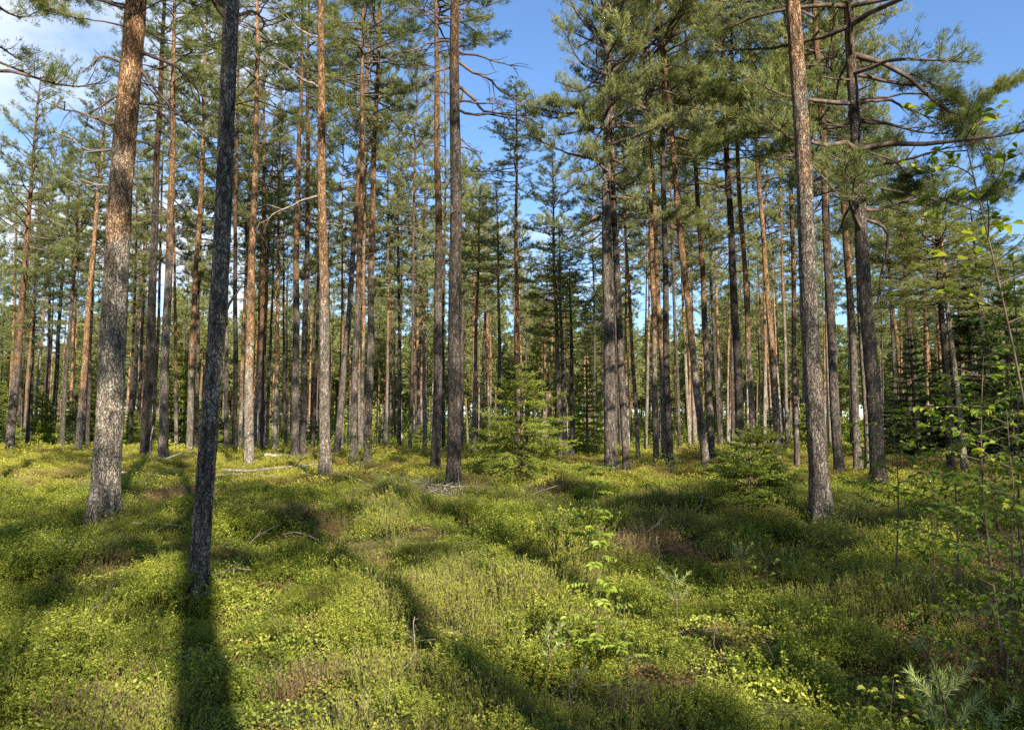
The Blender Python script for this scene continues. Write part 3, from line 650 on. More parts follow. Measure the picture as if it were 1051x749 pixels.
mass = scatter_far(84, 200, 800, rg, 2.6, [])
P = np.array([(x, y, float(ground_z(x, y))) for x, y in mass]); PX = np.array([project(*p)[0] for p in P])
lim = np.interp(PX, TOPX, TOPY); Hm = np.minimum(rg.uniform(15, 20, len(P)), np.array([at_depth(px, l, p[1])[2] for px, l, p in zip(PX, lim, P)]))
rr_ = rg.uniform(.8, 1.25, len(P))
o = gn_scatter('distant_pines', P, np.stack([rr_, rr_, Hm / 19.5], 1), np.stack([rg.normal(0, .02, len(P)), rg.normal(0, .02, len(P)), rg.uniform(0, 6.28, len(P))], 1), rg.integers(0, 4, len(P)),
               [far_tree_mesh(900 + i) for i in range(4)], 'mass of the most distant pine trunks and crowns behind all other trees')
o.color = (.16, 1.0, .35, 1)

# ------------------------------------------------------------------ unseen pines behind the viewpoint, added for the shadows they cast into the picture
bx_, by_ = PLACED[1]
sdx, sdy = math.sin(R(SUN_AZ)), -math.cos(R(SUN_AZ))
tanel = math.tan(R(SUN_EL))
rgb_ = np.random.default_rng(5)


def gp(px, py, up=.2):
    x, y = ground_hit(px, py, .2); return (x, y, float(ground_z(x, y)) + up)


LITP = [gp(*p) for p in [(25, 500), (80, 505), (60, 530), (255, 565), (330, 640), (380, 700), (200, 690), (450, 665), (545, 610), (500, 640), (455, 514), (240, 470), (60, 715)]]
LITP += [(PLACED[0][0] + .2, PLACED[0][1], z) for z in (.8, 1.6, 2.4, 3.2, 4.0)]
LITP += [(2.75, 4.3, 1.2), (2.6, 4.3, 1.6), (2.9, 4.3, .9), (2.9, 5.2, 1.5), (2.5, 4.3, .6), (2.6, 4.3, 2.2), (2.3, 4.6, .9), (2.1, 3.7, .9), (-.0 + .69, 7.4, 1.3), (2.1, 3.7, .5)]
LITP += [(PLACED[k][0], PLACED[k][1], z) for k in (2, 3, 6, 8) for z in (1.5, 4.0)]
DARKP = [gp(*p) for p in [(310, 560), (420, 545), (500, 545), (620, 530), (760, 540), (60, 580), (140, 570), (720, 660), (580, 730), (440, 735), (860, 720), (380, 520), (90, 660), (420, 535), (350, 545), (470, 550), (560, 545), (650, 560), (700, 505), (830, 560), (920, 590), (760, 620), (820, 640), (500, 490), (450, 560), (300, 520), (600, 700), (320, 530), (390, 555), (350, 500), (100, 615), (40, 600), (170, 590), (20, 640), (590, 512), (540, 520), (560, 560), (800, 505), (900, 545), (700, 610), (960, 620), (660, 710), (780, 700), (850, 660), (720, 520), (420, 490), (640, 500), (880, 500), (980, 560), (150, 640), (230, 520)]]


LITP = [(*p, .5) for p in LITP[:13]] + [(*p, 1.0) for p in LITP[13:]]


def shades(t, p, m=1.0):
    x, y, H, rc, cb = t
    for h in np.linspace(cb * H - p[2], H - p[2] - .8, 9):
        q = h / tanel; d = math.hypot(p[0] + sdx * q - x, p[1] + sdy * q - y); k = (h + p[2] - cb * H) / (H * (1 - cb))
        if d < rc * m * max(.35, 1 - .6 * k): return True
    return False


def hidden(x, y): return (y < -7 or (y < -2.2 and (x < -6 or x > 9))) or abs(x) > abs(y) * .74 + 6.0


back = [(bx_ + .13 + sdx * 12.5, by_ + sdy * 12.5, 19, 1.9, .5)]; tries = 0
def free(x, y, m): return all((x - b[0]) ** 2 + (y - b[1]) ** 2 > m * m for b in back) and all((x - b[0]) ** 2 + (y - b[1]) ** 2 > 3 for b in PLACED)
for p in DARKP:
    for q in range(400):
        H = rgb_.uniform(15, 22); rc = rgb_.uniform(1.5, 2.2); cb = rgb_.uniform(.62, .76); h = rgb_.uniform(cb * H + .8, cb * H + 5) - p[2]; d = h / tanel
        x, y = p[0] + sdx * d + rgb_.normal(0, .6), p[1] + sdy * d + rgb_.normal(0, .6); t = (x, y, H, rc, cb)
        if any(shades(b, p) for b in back): break
        if hidden(x, y) and free(x, y, 1.7) and sum(shades(t, l, l[3]) for l in LITP) == 0: back.append(t); break
for q in range(2500):
    if len(back) > 95: break
    x, y = rgb_.uniform(-18, 34), rgb_.uniform(-36, 20); t = (x, y, rgb_.uniform(15, 22), rgb_.uniform(1.5, 2.3), rgb_.uniform(.55, .72))
    if hidden(x, y) and free(x, y, 2.3) and sum(shades(t, l, l[3]) for l in LITP) == 0: back.append(t)
0 and print('BACK', len(back), 'dark', sum(any(shades(b, p) for b in back) for p in DARKP), len(DARKP))
for x, y, H, rc, cb in back:
    far_pine(x, y, H, .21 if abs(x - back[0][0]) < .01 else rgb_.uniform(.12, .2), 'unseen pine added behind the viewpoint to cast its shadow forward', 'unseen pines added for their shadows', 1, rgb_, cb, (.3, .9, .2, 1), rc, lean=(0, 0))

# ------------------------------------------------------------------ spruces
def spruce_mesh(name, H, Rm, seed, mat, fine=1.0, dens=1.0):
    rg = np.random.default_rng(seed); mb = MB()
    n = 14; z = np.linspace(-.05, H, n); mb.tube(np.stack([z * 0 + .01 * np.sin(z * 3), z * 0, z], 1), .02 + .011 * H * (1 - z / H), 6, 1)
    P = []; D = []; h = .06 * H
    while h < H * .97:
        t = h / H; nb = int(5 * dens) + 1; a0 = rg.uniform(0, 6.28)
        for b in range(nb):
            a = a0 + b * 6.28 / nb + rg.normal(0, .25); L = Rm * (1 - t) ** .85 * rg.uniform(.65, 1.15) + .06
            el = .05 + .55 * t + rg.normal(0, .1)
            d = np.array([math.cos(a) * math.cos(el), math.sin(a) * math.cos(el), math.sin(el)]); pp = [np.array([0, 0, h])]
            for q in range(5): d = unit(d + [0, 0, (-.10 if q < 3 else .07)] + rg.normal(0, .06, 3)); pp.append(pp[-1] + d * L / 5)
            pp = np.array(pp); mb.tube(pp, np.linspace(.004 + .006 * L, .002, 6), 4, 1)
            ns = int(max(4, L * 16 * dens))
            for s in range(ns):
                f = rg.uniform(.12, 1); k = f * 5; i = min(int(k), 4); p = pp[i] + (pp[i + 1] - pp[i]) * (k - i); bd = unit(pp[i + 1] - pp[i])
                sd = unit(bd * .8 + unit(np.cross(bd, [0, 0, 1])) * rg.choice([-1, 1]) * rg.uniform(.5, 1) + [0, 0, rg.uniform(-.25, .1)])
                Ls = L * .42 * (1.1 - f * .75) * rg.uniform(.6, 1.1) + .05; m = max(3, int(Ls / (.032 * fine))); u = np.linspace(.05, 1, m)[:, None]
                P.append(p + sd * Ls * u); D.append(np.tile(sd, (m, 1)))
        h += rg.uniform(.10, .17) * (1 + .25 * H) * .8
    P = np.concatenate(P); D = np.concatenate(D); k = 6; P = np.repeat(P, k, 0); D = np.repeat(D, k, 0)
    dd = D * .8 + rg.normal(0, .5, P.shape) * [1, 1, .55]; mb.blades(P, dd, rg.normal(0, .5, P.shape) + [0, 0, 1], .05 * fine * rg.uniform(.7, 1.3, len(P)), .015 * fine, 0, rg.random(len(P)))
    return mb.mesh(name, [mat, TWIG])


def spruce(px, py, h, w, seed, mat, label, group='young spruces', fine=1.0, dens=1.0, xy=None, name='young_spruce'):
    x, y = xy if xy else ground_hit(px, py)
    o = bpy.data.objects.new(name, None); COL.objects.link(o); o.location = (x, y, float(ground_z(x, y))); tag(o, label, 'spruce tree', group)
    me = spruce_mesh('crown', h, w, seed, mat, fine, dens)
    # split stem off as its own part
    link('crown', me, o)
    mb = MB(); z = np.linspace(-.1, h * .98, 8); mb.tube(np.stack([z * 0 + .01 * np.sin(z * 3), z * 0, z], 1), .025 + .0125 * h * (1 - z / h), 8, 0); link('trunk', mb.mesh('trunk', [TWIG]), o)
    return o


spruce(536, 488, 2.9, 1.9, 1, SPRUCE, 'broad bushy yellow-green young spruce round the pale slender pine', None, 1.05, 1.15)
spruce(508, 484, 1.6, .95, 12, SPRUCE, 'small young spruce at the left flank of the broad bushy one', None, 1.1, 1.2)
spruce(770, 514, .85, 1.0, 2, SPRUCE, 'low spreading young spruce in sun, left of the thick left-leaning pine', None, .85, 1.7)
spruce(778, 494, 1.35, 1.15, 3, SPRUCE, 'knee-high wide young spruce behind the low spreading one', None, .9, 1.5)
spruce(752, 488, .9, .7, 4, SPRUCE_DARK, 'small dark young spruce at the foot of the dark pine', None, .9, 1.3)
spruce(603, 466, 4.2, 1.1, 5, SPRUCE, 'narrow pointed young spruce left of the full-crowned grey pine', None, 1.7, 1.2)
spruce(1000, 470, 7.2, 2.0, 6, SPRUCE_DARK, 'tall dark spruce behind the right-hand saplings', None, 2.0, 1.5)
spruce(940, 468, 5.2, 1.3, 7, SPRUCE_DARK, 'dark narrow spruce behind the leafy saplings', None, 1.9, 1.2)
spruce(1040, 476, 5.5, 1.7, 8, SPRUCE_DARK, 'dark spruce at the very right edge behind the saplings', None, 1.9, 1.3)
yrg = np.random.default_rng(31)
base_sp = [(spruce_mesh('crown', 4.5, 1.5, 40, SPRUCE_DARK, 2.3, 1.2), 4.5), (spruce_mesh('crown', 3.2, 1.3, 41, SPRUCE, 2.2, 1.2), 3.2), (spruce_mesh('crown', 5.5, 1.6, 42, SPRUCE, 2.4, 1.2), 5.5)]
back_sp = [(2, 50, 4.6, 2), (44, 50, 4.0, 1), (76, 49, 3.2, 0), (92, 53, 4.4, 1), (118, 52, 3.5, 0), (136, 50, 2.8, 1), (186, 48, 6.5, 2), (200, 54, 4.0, 0), 
           (214, 52, 3.2, 1), (228, 58, 2.6, 0), (290, 60, 2.4, 1), (322, 62, 2.8, 1), (338, 56, 1.8, 0), (400, 60, 2.2, 1), (432, 56, 1.9, 1), (468, 60, 2.0, 0), (498, 55, 2.4, 1), (664, 56, 2.6, 1),
           (700, 58, 2.2, 1), (790, 55, 3.2, 0), (826, 50, 3.4, 1), (876, 56, 3.0, 1), (915, 52, 4.5, 0), (960, 47, 5.0, 0), (980, 58, 7.5, 0), (1015, 55, 8.5, 0), (1046, 50, 7.5, 0), (1075, 48, 6.0, 0), (-25, 48, 6.0, 0)]
lms = [(-999, None)] + LANDMARKS; scount = {}
for px, y, h, k in back_sp:
    x = (px - 525.5) / F * y; o = bpy.data.objects.new('background_spruce', None); COL.objects.link(o); o.location = (x, y, float(ground_z(x, y)))
    near = [l for l in LANDMARKS if l[0] <= px]; ref = ('right of ' + near[-1][1]) if near else ('left of ' + LANDMARKS[0][1])
    tone = ['dark green', 'low yellow-green', 'mid-green pointed'][k]; key = (tone, ref); scount[key] = scount.get(key, 0) + 1
    lab = '%s background spruce %s' % (tone, ref) if scount[key] == 1 else '%s %s background spruce %s' % (ORD[scount[key] - 1], tone, ref)
    tag(o, lab, 'spruce tree', 'young spruces filling the gaps between far trunks')
    me, bh = base_sp[k]; s = h / bh; link('crown', me, o, rot=(0, 0, yrg.uniform(0, 6.28)), scale=(s * yrg.uniform(.85, 1.2),) * 2 + (s,))
    mb = MB(); z = np.linspace(-.1, h * .98, 6); mb.tube(np.stack([z * 0, z * 0, z], 1), .02 + .012 * h * (1 - z / h), 6, 0); link('trunk', mb.mesh('trunk', [TWIG]), o)

# ------------------------------------------------------------------ ground cover
def bilberry(seed, nst=54, rad=.24, hh=.27, leaf=.0195, mat=BILB, per=17):
    rg = np.random.default_rng(seed); mb = MB(); B = []; D = []; Nn = []
    for s in range(nst):
        a = rg.uniform(0, 6.28); r = rad * math.sqrt(rg.random()); p = np.array([r * math.cos(a), r * math.sin(a), 0]); h = hh * rg.uniform(.6, 1.1) * (1 - .35 * (r / rad) ** 2)
        d = unit([p[0] * 1.2 + rg.normal(0, .16), p[1] * 1.2 + rg.normal(0, .16), 1]); mid = p + d * h * .55; br = [(p, mid)]
        for q in range(3): e = mid + unit(d + rg.normal(0, .42, 3) * [1, 1, .3]) * h * .5; br.append((mid, e))
        for u, v in br: mb.tube([u, v], [.0015, .0010], 3, 0, .25)
        for q in range(per):
            u, v = br[rg.integers(1, 4)] if q > 2 else br[0]; f = rg.uniform(.1, 1.05) if q > 2 else rg.uniform(.5, 1); b = u + (v - u) * f; B.append(b); aa = rg.uniform(0, 6.28)
            D.append([math.cos(aa), math.sin(aa), rg.uniform(-.1, .9)]); Nn.append(rg.normal(0, .35, 3) + [0, 0, 1])
    k = len(B); mb.blades(np.array(B), np.array(D), np.array(Nn), leaf * rg.uniform(.7, 1.2, k), leaf * .58 * rg.uniform(.8, 1.2, k), 0, np.clip(.35 * rg.random(k) + .75 * np.array(B)[:, 2] / hh, 0, 1.1), leaf=True)  # tone rises with height: paler young tips, dark clump interior put into the colour
    return mb.mesh('bilberry', [mat, TWIG])


def heather(seed, nst=60, rad=.2, hh=.25, mat=HEATH, flower=.3, w=.005, stalk=.0035):
    rg = np.random.default_rng(seed); mb = MB(); B = []; D = []; FB = []; FD = []
    for s in range(nst):
        a = rg.uniform(0, 6.28); r = rad * math.sqrt(rg.random()); p = np.array([r * math.cos(a), r * math.sin(a), 0]); h = hh * rg.uniform(.55, 1.15) * (1 - .3 * (r / rad) ** 2)
        d = unit([p[0] * 1.6 + rg.normal(0, .14), p[1] * 1.6 + rg.normal(0, .14), 1]); e = p + d * h; mb.tube([p, (p + e) / 2 + rg.normal(0, .004, 3), e], [.0014, .0012, .001], 3, 1)
        m = int(h / .010); u = rg.uniform(.22, 1, m)[:, None]; q = p + (e - p) * u; dd = np.tile(d, (m, 1)) * 1.1 + rg.normal(0, .5, (m, 3)); fl = (u[:, 0] > .62) & (rg.random() < flower)
        B.append(q[~fl]); D.append(dd[~fl]); FB.append(q[fl]); FD.append(dd[fl])
    B = np.concatenate(B); D = np.concatenate(D); mb.blades(B, D, rg.normal(0, 1, B.shape), .019 * rg.uniform(.7, 1.4, len(B)), w, 0, np.clip(.4 * rg.random(len(B)) + .7 * B[:, 2] / hh, 0, 1.1))  # shoots darker low down: shade inside the clump put into the colour
    FB = np.concatenate(FB); FD = np.concatenate(FD)
    if len(FB): mb.blades(FB, FD, rg.normal(0, 1, FB.shape), .012, w * 1.2, 2, rg.random(len(FB)))
    return mb.mesh('heather', [mat, TWIG, HFLOW])


def grass_tuft(seed, n=20, hh=.19, rad=.06):
    rg = np.random.default_rng(seed); mb = MB()
    for s in range(n):
        a = rg.uniform(0, 6.28); p = np.array([math.cos(a), math.sin(a), 0]) * rad * rg.random(); d = unit([math.cos(a) * rg.uniform(.1, .6), math.sin(a) * rg.uniform(.1, .6), 1]); h = hh * rg.uniform(.5, 1.2)
        q1 = p + d * h * .6; q2 = q1 + unit(d + [math.cos(a) * .5, math.sin(a) * .5, -.1]) * h * .4; sd = np.array([-math.sin(a), math.cos(a), 0]) * .0016; r = rg.random()
        mb.add([p - sd, p + sd, q1 + sd, q1 - sd, q2 + sd * .2, q2 - sd * .2], [[0, 1, 2, 3], [3, 2, 4, 5]], 0, r)
    return mb.mesh('grass', [GRASS])


def far_clump(seed, mat, rad=.5, hh=.24, n=520, leaf=.05, spiky=False):
    rg = np.random.default_rng(seed); mb = MB(); a = rg.uniform(0, 6.28, n); r = rad * np.sqrt(rg.random(n))
    top = hh * (1 - .6 * (r / rad) ** 2) * (.75 + .5 * fbm(np.cos(a) * r * 6 + 7, np.sin(a) * r * 6, seed, 2)); z = top * rg.uniform(.35, 1, n)
    B = np.stack([r * np.cos(a), r * np.sin(a), z], 1); rn = np.clip(.4 * rg.random(n) + .6 * z / hh, 0, 1); D = rg.normal(0, 1, (n, 3)) * ([.35, .35, .2] if spiky else [1, 1, .4]) + [0, 0, 1.0 if spiky else .35]  # lower leaves get a darker tone, standing in for shade within the clump
    mb.blades(B, D, rg.normal(0, .5, (n, 3)) + [0, 0, .6], leaf * rg.uniform(.7, 1.3, n), leaf * (.3 if spiky else .6), 0, rn)
    return mb.mesh('clump', [mat])


crg = np.random.default_rng(55)


def zone(y0, y1, n, half=40.0, xpad=1.2):
    y = np.sqrt(crg.uniform(y0 ** 2, y1 ** 2, n)) if y0 > 0 else y0 + (y1 - y0) * crg.random(n)
    x = crg.uniform(-1, 1, n) * (y * math.tan(R(half)) + xpad)
    return x, y


def species(x, y):
    """A high: bilberry; low: heather. G high: fresh green heather spikes; H: lushness (height)."""
    A = fbm(x / 1.9 + 3.1, y / 1.5 + 1.7, 21, 3); G = fbm(x / 1.6 + 13, y / 1.3 + 5, 33, 2); Hh = fbm(x / .75 + 2, y / .75 + 8, 44, 2)
    A = A + .22 * sstep(-.5, -4, x) * sstep(9, 6, y) - .10 * sstep(1.0, 3.0, x) * sstep(8, 5, y) + .10 * sstep(9, 12, y) * sstep(-2, -6, x)
    G = G + .16 * np.exp(-((x - .6) ** 2 / 2.2 + (y - 5.8) ** 2 / 2.0))
    return A, G, Hh


def put(name, x, y, meshes, s0, s1, label, lift=0.0, sc_extra=None, tilt=.1):
    z = ground_z(x, y) + lift; n = len(x); s = crg.uniform(s0, s1, n)
    if sc_extra is not None: s = s * sc_extra
    sv = np.stack([s, s, s * crg.uniform(.85, 1.2, n)], 1)
    gn_scatter(name, np.stack([x, y, z], 1), sv, np.stack([crg.normal(0, tilt, n), crg.normal(0, tilt, n), crg.uniform(0, 6.28, n)], 1), crg.integers(0, len(meshes), n), meshes, label)


x, y = zone(2.4, 15, 6200); A, G, Hh = species(x, y)
M = fbm(x / .55 + 31, y / .55 + 17, 61, 2); keep = crg.random(len(x)) < .25 + .9 * sstep(.34, .52, M); x, y, A, G, Hh, M = (q[keep] for q in (x, y, A, G, Hh, M)); Hh = .35 * Hh + .65 * M
kb = crg.random(len(x)) < .10 + .76 * sstep(.46, .54, A)
kh = ~kb
put('bilberry_shrubs', x[kb], y[kb], [bilberry(60 + i) for i in range(4)], .7, 1.2, 'yellow-green bilberry shrubs covering the forest floor', -.03, .15 + 1.95 * Hh[kb] ** 1.5)
kg = kh & (crg.random(len(x)) < sstep(.42, .56, G)); kr = kh & ~kg
put('green_heather', x[kg], y[kg], [heather(70 + i, 64, .2, .24, HGREEN, .05, .006) for i in range(3)], .75, 1.2, 'fresh green upright heather shoots among the bilberry', -.02, .4 + 1.1 * Hh[kg])
put('brown_heather', x[kr], y[kr], [heather(80 + i, 60, .2, .23, HEATH, .45, .0055) for i in range(3)], .75, 1.15, 'brown and faded purple heather on the forest floor', -.02, .4 + .95 * Hh[kr])
x, y = zone(2.4, 14, 1500); Gf = fbm(x / 1.2, y / 1.2, 90, 2) ; k = Gf > .6
put('grass', x[k], y[k], [grass_tuft(95 + i) for i in range(3)], .6, 1.2, 'thin green and straw-coloured grass between the dwarf shrubs')
# low filler close to the soil everywhere near
x, y = zone(2.4, 15, 4200)
put('moss_and_lingonberry', x, y, [far_clump(110 + i, BILB if i else HEATH, .22, .09, 220, .022) for i in range(3)], .8, 1.3, 'low lingonberry and moss under the dwarf shrubs', -.01)
# middle and far cover
x, y = zone(14, 34, 6500, 41); A, G, Hh = species(x, y); kb = crg.random(len(x)) < .12 + .76 * sstep(.45, .53, A)
put('middle_bilberry', x[kb], y[kb], [far_clump(120 + i, BILB_FAR, .42, .21, 620, .030) for i in range(3)], .8, 1.3, 'sunlit yellow-green bilberry carpet between the middle pines', -.02, .3 + 1.2 * Hh[kb])
put('middle_heather', x[~kb], y[~kb], [far_clump(130 + i, HEATH, .40, .19, 620, .030, True) for i in range(3)], .8, 1.3, 'brown heather carpet between the middle pines', -.02, .3 + 1.1 * Hh[~kb])
x, y = zone(33, 84, 9000, 42); A, G, Hh = species(x, y)
put('far_ground_cover', x, y, [far_clump(140 + i, BILB_FAR, .75, .30, 420, .065) for i in range(3)] + [far_clump(145, HEATH, .7, .25, 420, .06, True)], .8, 1.5, 'ground cover of dwarf shrubs under the far pines', -.02, .55 + .8 * Hh)
x, y = zone(50, 215, 6000, 42); Gf = fbm(x / 9, y / 9, 190, 2); k = (Gf > .53) | (y > 105)
put('undergrowth', x[k], y[k], [far_clump(150 + i, BROAD if i % 2 else SPRUCE, .9, 2.0, 620, .13) for i in range(4)], .5, 1.0, 'low bushy undergrowth among the far trunks', sc_extra=(.7 + sstep(80, 150, y[k]) * 2.6) * (.5 + 1.1 * fbm(x[k] / 11, y[k] / 11, 222, 2)))

# ------------------------------------------------------------------ saplings
def sapling(name, base, lean, H, seed, label, cat, leafmat, leaf=.05, nbr=9, blen=.6, start=.25, stemr=.009, per=14, compound=False, group=None, fork=None, up=.35, lean_y=0.0):
    x, y = base; rg = np.random.default_rng(seed); gz = float(ground_z(x, y))
    o = bpy.data.objects.new(name, None); COL.objects.link(o); o.location = (x, y, gz); tag(o, label, cat, group)
    n = 12; t = np.linspace(0, 1, n); ph = rg.uniform(0, 6, 2)
    P = np.stack([lean * H * t ** 1.2 + .012 * H * np.sin(t * 5 + ph[0]), lean_y * H * t + .012 * H * np.sin(t * 4 + ph[1]), t * H - .03], 1)
    st = MB(); st.tube(P, np.linspace(stemr, stemr * .25, n), 7, 0); brm = MB(); lv = MB(); B = []; D = []; W = []
    for b in range(nbr):
        f = start + (1 - start) * (b + rg.uniform(0, .7)) / nbr; p = np.array([np.interp(f, t, P[:, i]) for i in range(3)]); a = b * 2.4 + rg.normal(0, .4); L = blen * (1.15 - .75 * f) * rg.uniform(.7, 1.2)
        d = unit([math.cos(a), math.sin(a), up + rg.uniform(-.15, .3)])
        if compound:    # rowan: the branch is one pinnate leaf, flat, leaflets in pairs
            pts = [p]
            for q in range(6): d = unit(d + [0, 0, -.10]); pts.append(pts[-1] + d * L / 6)
            pts = np.array(pts); brm.tube(pts, np.linspace(.0022, .001, 7), 4, 0)
            for q in np.linspace(.28, 1, 7):
                i = min(int(q * 6), 5); c = pts[i] + (pts[i + 1] - pts[i]) * (q * 6 - i); bd = unit(pts[i + 1] - pts[i]); sd = unit(np.cross(bd, [0, 0, 1]))
                for s in ((1, -1) if q < .99 else (0,)): B.append(c); D.append(bd * (.35 if s else 1) + sd * s + rg.normal(0, .08, 3) + [0, 0, -.08]); W.append(leaf * (1 - .35 * abs(q - .55)))
        else:
            pts = [p]
            for q in range(6): d = unit(d + rg.normal(0, .14, 3) + [0, 0, -.03]); pts.append(pts[-1] + d * L / 6)
            pts = np.array(pts); brm.tube(pts, np.linspace(stemr * .4, .0012, 7), 4, 0)
            for q in range(max(3, int(per * L / blen))):
                k = rg.uniform(.12, 1) * 6; i = min(int(k), 5); c = pts[i] + (pts[i + 1] - pts[i]) * (k - i); bd = unit(pts[i + 1] - pts[i]); sd = unit(np.cross(bd, [0, 0, 1])) * rg.choice([-1, 1])
                dd = unit(bd * rg.uniform(.2, .9) + sd * rg.uniform(.4, 1) + [0, 0, rg.uniform(-.5, .3)]); pe = c + dd * .018; B.append(pe); brm.tube([c, pe], [.0009, .0007], 3, 0); D.append(dd); W.append(leaf * rg.uniform(.6, 1.15))
    B = np.array(B); D = np.array(D); W = np.array(W)
    lv.blades(B, D, rg.normal(0, .28, B.shape) + [0, 0, 1], W, W * (.40 if compound else .74), 0, rg.random(len(B)), leaf=True)
    link('stem', st.mesh('stem', [TWIG], True), o); link('twigs', brm.mesh('twigs', [TWIG]), o); link('leaves', lv.mesh('leaves', [leafmat]), o)
    return o


def at_px(px, y): return ((px - 525.5) / F * y, y)


sapling('rowan_sapling', at_px(601, 7.4), .06, 1.32, 1, 'taller rowan sapling with bright yellow-green top leaves, in shade below', 'sapling', ROWAN, .075, 13, .30, .42, .006, compound=True)
sapling('rowan_sapling', at_px(611, 5.4), .02, 1.0, 2, 'nearer rowan sapling with tiers of flat feathery leaves down its stem', 'sapling', ROWAN, .062, 18, .25, .15, .0055, compound=True)
sapling('rowan_sapling', at_px(583, 4.9), .0, .52, 3, 'short rowan seedling low among green heather, left of the nearer rowan', 'sapling', ROWAN, .04, 6, .18, .4, .004, compound=True)
sapling('rowan_sapling', at_px(642, 5.0), -.05, .42, 4, 'short rowan seedling low among heather, right of the nearer rowan', 'sapling', ROWAN, .04, 5, .17, .4, .004, compound=True)
# the tall one whose stem comes in from the right edge
sapling('aspen_sapling', at_px(1083, 3.9), -.12, 3.3, 10, 'tall thin aspen sapling with dark round leaves against the sky', 'sapling', BROAD, .06, 18, .7, .66, .010, 20, up=.5)
sapling('aspen_sapling', at_px(1046, 4.3), -.03, 1.75, 11, 'bright sunlit broad-leaved sapling at the right edge', 'sapling', YELLOW_LIT, .046, 32, .65, .12, .008, 34)
sapling('aspen_sapling', at_px(1010, 5.2), .0, 2.0, 12, 'bushy green sapling with tiered branches left of the bright sunlit one', 'sapling', BROAD, .047, 38, .72, .15, .010, 38)
sapling('aspen_sapling', at_px(975, 6.6), .0, 1.9, 13, 'shaded sapling with dark upright stem and horizontal leaf tiers', 'sapling', BROAD, .047, 28, .8, .3, .011, 34)
sapling('aspen_sapling', at_px(915, 7.6), .0, 1.75, 14, 'shaded leafy sapling in front of the dark broad-crowned pine', 'sapling', BROAD, .048, 26, .75, .3, .010, 34)
sapling('aspen_sapling', at_px(1040, 6.6), .02, 3.0, 15, 'tall leafy sapling half hidden behind the bright sunlit one', 'sapling', BROAD, .046, 34, .9, .15, .012, 30)
sapling('aspen_sapling', at_px(1020, 4.6), .05, 1.2, 16, 'short shaded sapling with few leaves at the foot of the bushy green one', 'sapling', BROAD, .04, 16, .5, .3, .007, 20)
sapling('aspen_sapling', at_px(950, 5.6), .0, .9, 17, 'thin knee-high sapling in shade left of the upright dark stem', 'sapling', BROAD, .04, 14, .42, .3, .006, 18)
sapling('aspen_seedling', at_px(968, 4.95), -.02, .42, 18, 'little aspen seedling with a few big yellow leaves standing in shade', 'seedling', YELLOW_LIT, .055, 5, .2, .6, .004, 5)
sapling('aspen_seedling', at_px(900, 3.95), .05, .46, 19, 'sunlit aspen seedling with bright round leaves left of the pine seedling', 'seedling', YELLOW_LIT, .046, 12, .28, .25, .005, 12)
sapling('aspen_seedling', at_px(945, 4.2), .0, .4, 20, 'green aspen seedling with hanging leaves above the pine seedling', 'seedling', BROAD, .045, 12, .26, .25, .004, 12)
sapling('leafy_bush', at_px(376, 17.5), .0, 1.15, 21, 'small blue-green leafy bush in front of the dark-footed pine', 'bush', BROAD, .05, 26, .75, .08, .012, 22)
sapling('leafy_bush', at_px(866, 8.8), .0, .75, 22, 'low leafy bush right of the foot of the thick left-leaning pine', 'bush', BROAD, .04, 18, .5, .1, .008, 18)
sapling('leafy_bush', at_px(640, 20.5), .0, .7, 23, 'low bright bush at the foot of the full-crowned grey pine', 'bush', YELLOW_LIT, .045, 16, .6, .1, .008, 16)
sapling('leafy_bush', at_px(686, 19.5), .0, .6, 24, 'low dark bush right of the full-crowned grey pine', 'bush', BROAD, .045, 18, .6, .1, .008, 18)
sapling('leafy_bush', at_px(783, 7.8), .0, .42, 25, 'small yellowing leafy plant in heather, left of the near shaded saplings', 'bush', YELLOW_LIT, .05, 7, .25, .3, .005, 7)


def pine_seedling(base, H, seed, label, nb=6, bl=.2, needle=.045):
    x, y = base; rg = np.random.default_rng(seed); o = bpy.data.objects.new('pine_seedling', None); COL.objects.link(o); o.location = (x, y, float(ground_z(x, y))); tag(o, label, 'seedling')
    st = MB(); P = np.stack([.01 * np.sin(np.linspace(0, 4, 8)), np.zeros(8), np.linspace(-.02, H, 8)], 1); st.tube(P, np.linspace(.007, .003, 8), 6, 0); B = []; D = []
    sh = [(np.array([0, 0, H * .72]), np.array([0, 0, H]))]
    for k in range(nb):
        h = H * (.45 if k < nb // 2 else .72) + rg.uniform(-.03, .03); a = k * 2.1 + rg.uniform(-.3, .3); p = np.array([0, 0, h]); e = p + unit([math.cos(a), math.sin(a), rg.uniform(.7, 1.2)]) * bl * rg.uniform(.8, 1.2)
        st.tube([p, e], [.004, .002], 5, 0); sh.append((p + (e - p) * .25, e))
    for p, e in sh:
        m = int(np.linalg.norm(e - p) / .0016); u = rg.random(m)[:, None]; B.append(p + (e - p) * u); d = unit(e - p); D.append(d * 1.0 + rg.normal(0, .62, (m, 3)))
    B = np.concatenate(B); D = np.concatenate(D); nd = MB(); nd.blades(B, D, rg.normal(0, 1, B.shape), needle * rg.uniform(.75, 1.15, len(B)), .0028, 0, rg.random(len(B)))
    link('stem', st.mesh('stem', [TWIG]), o); link('needles', nd.mesh('needles', [SEEDLING]), o)


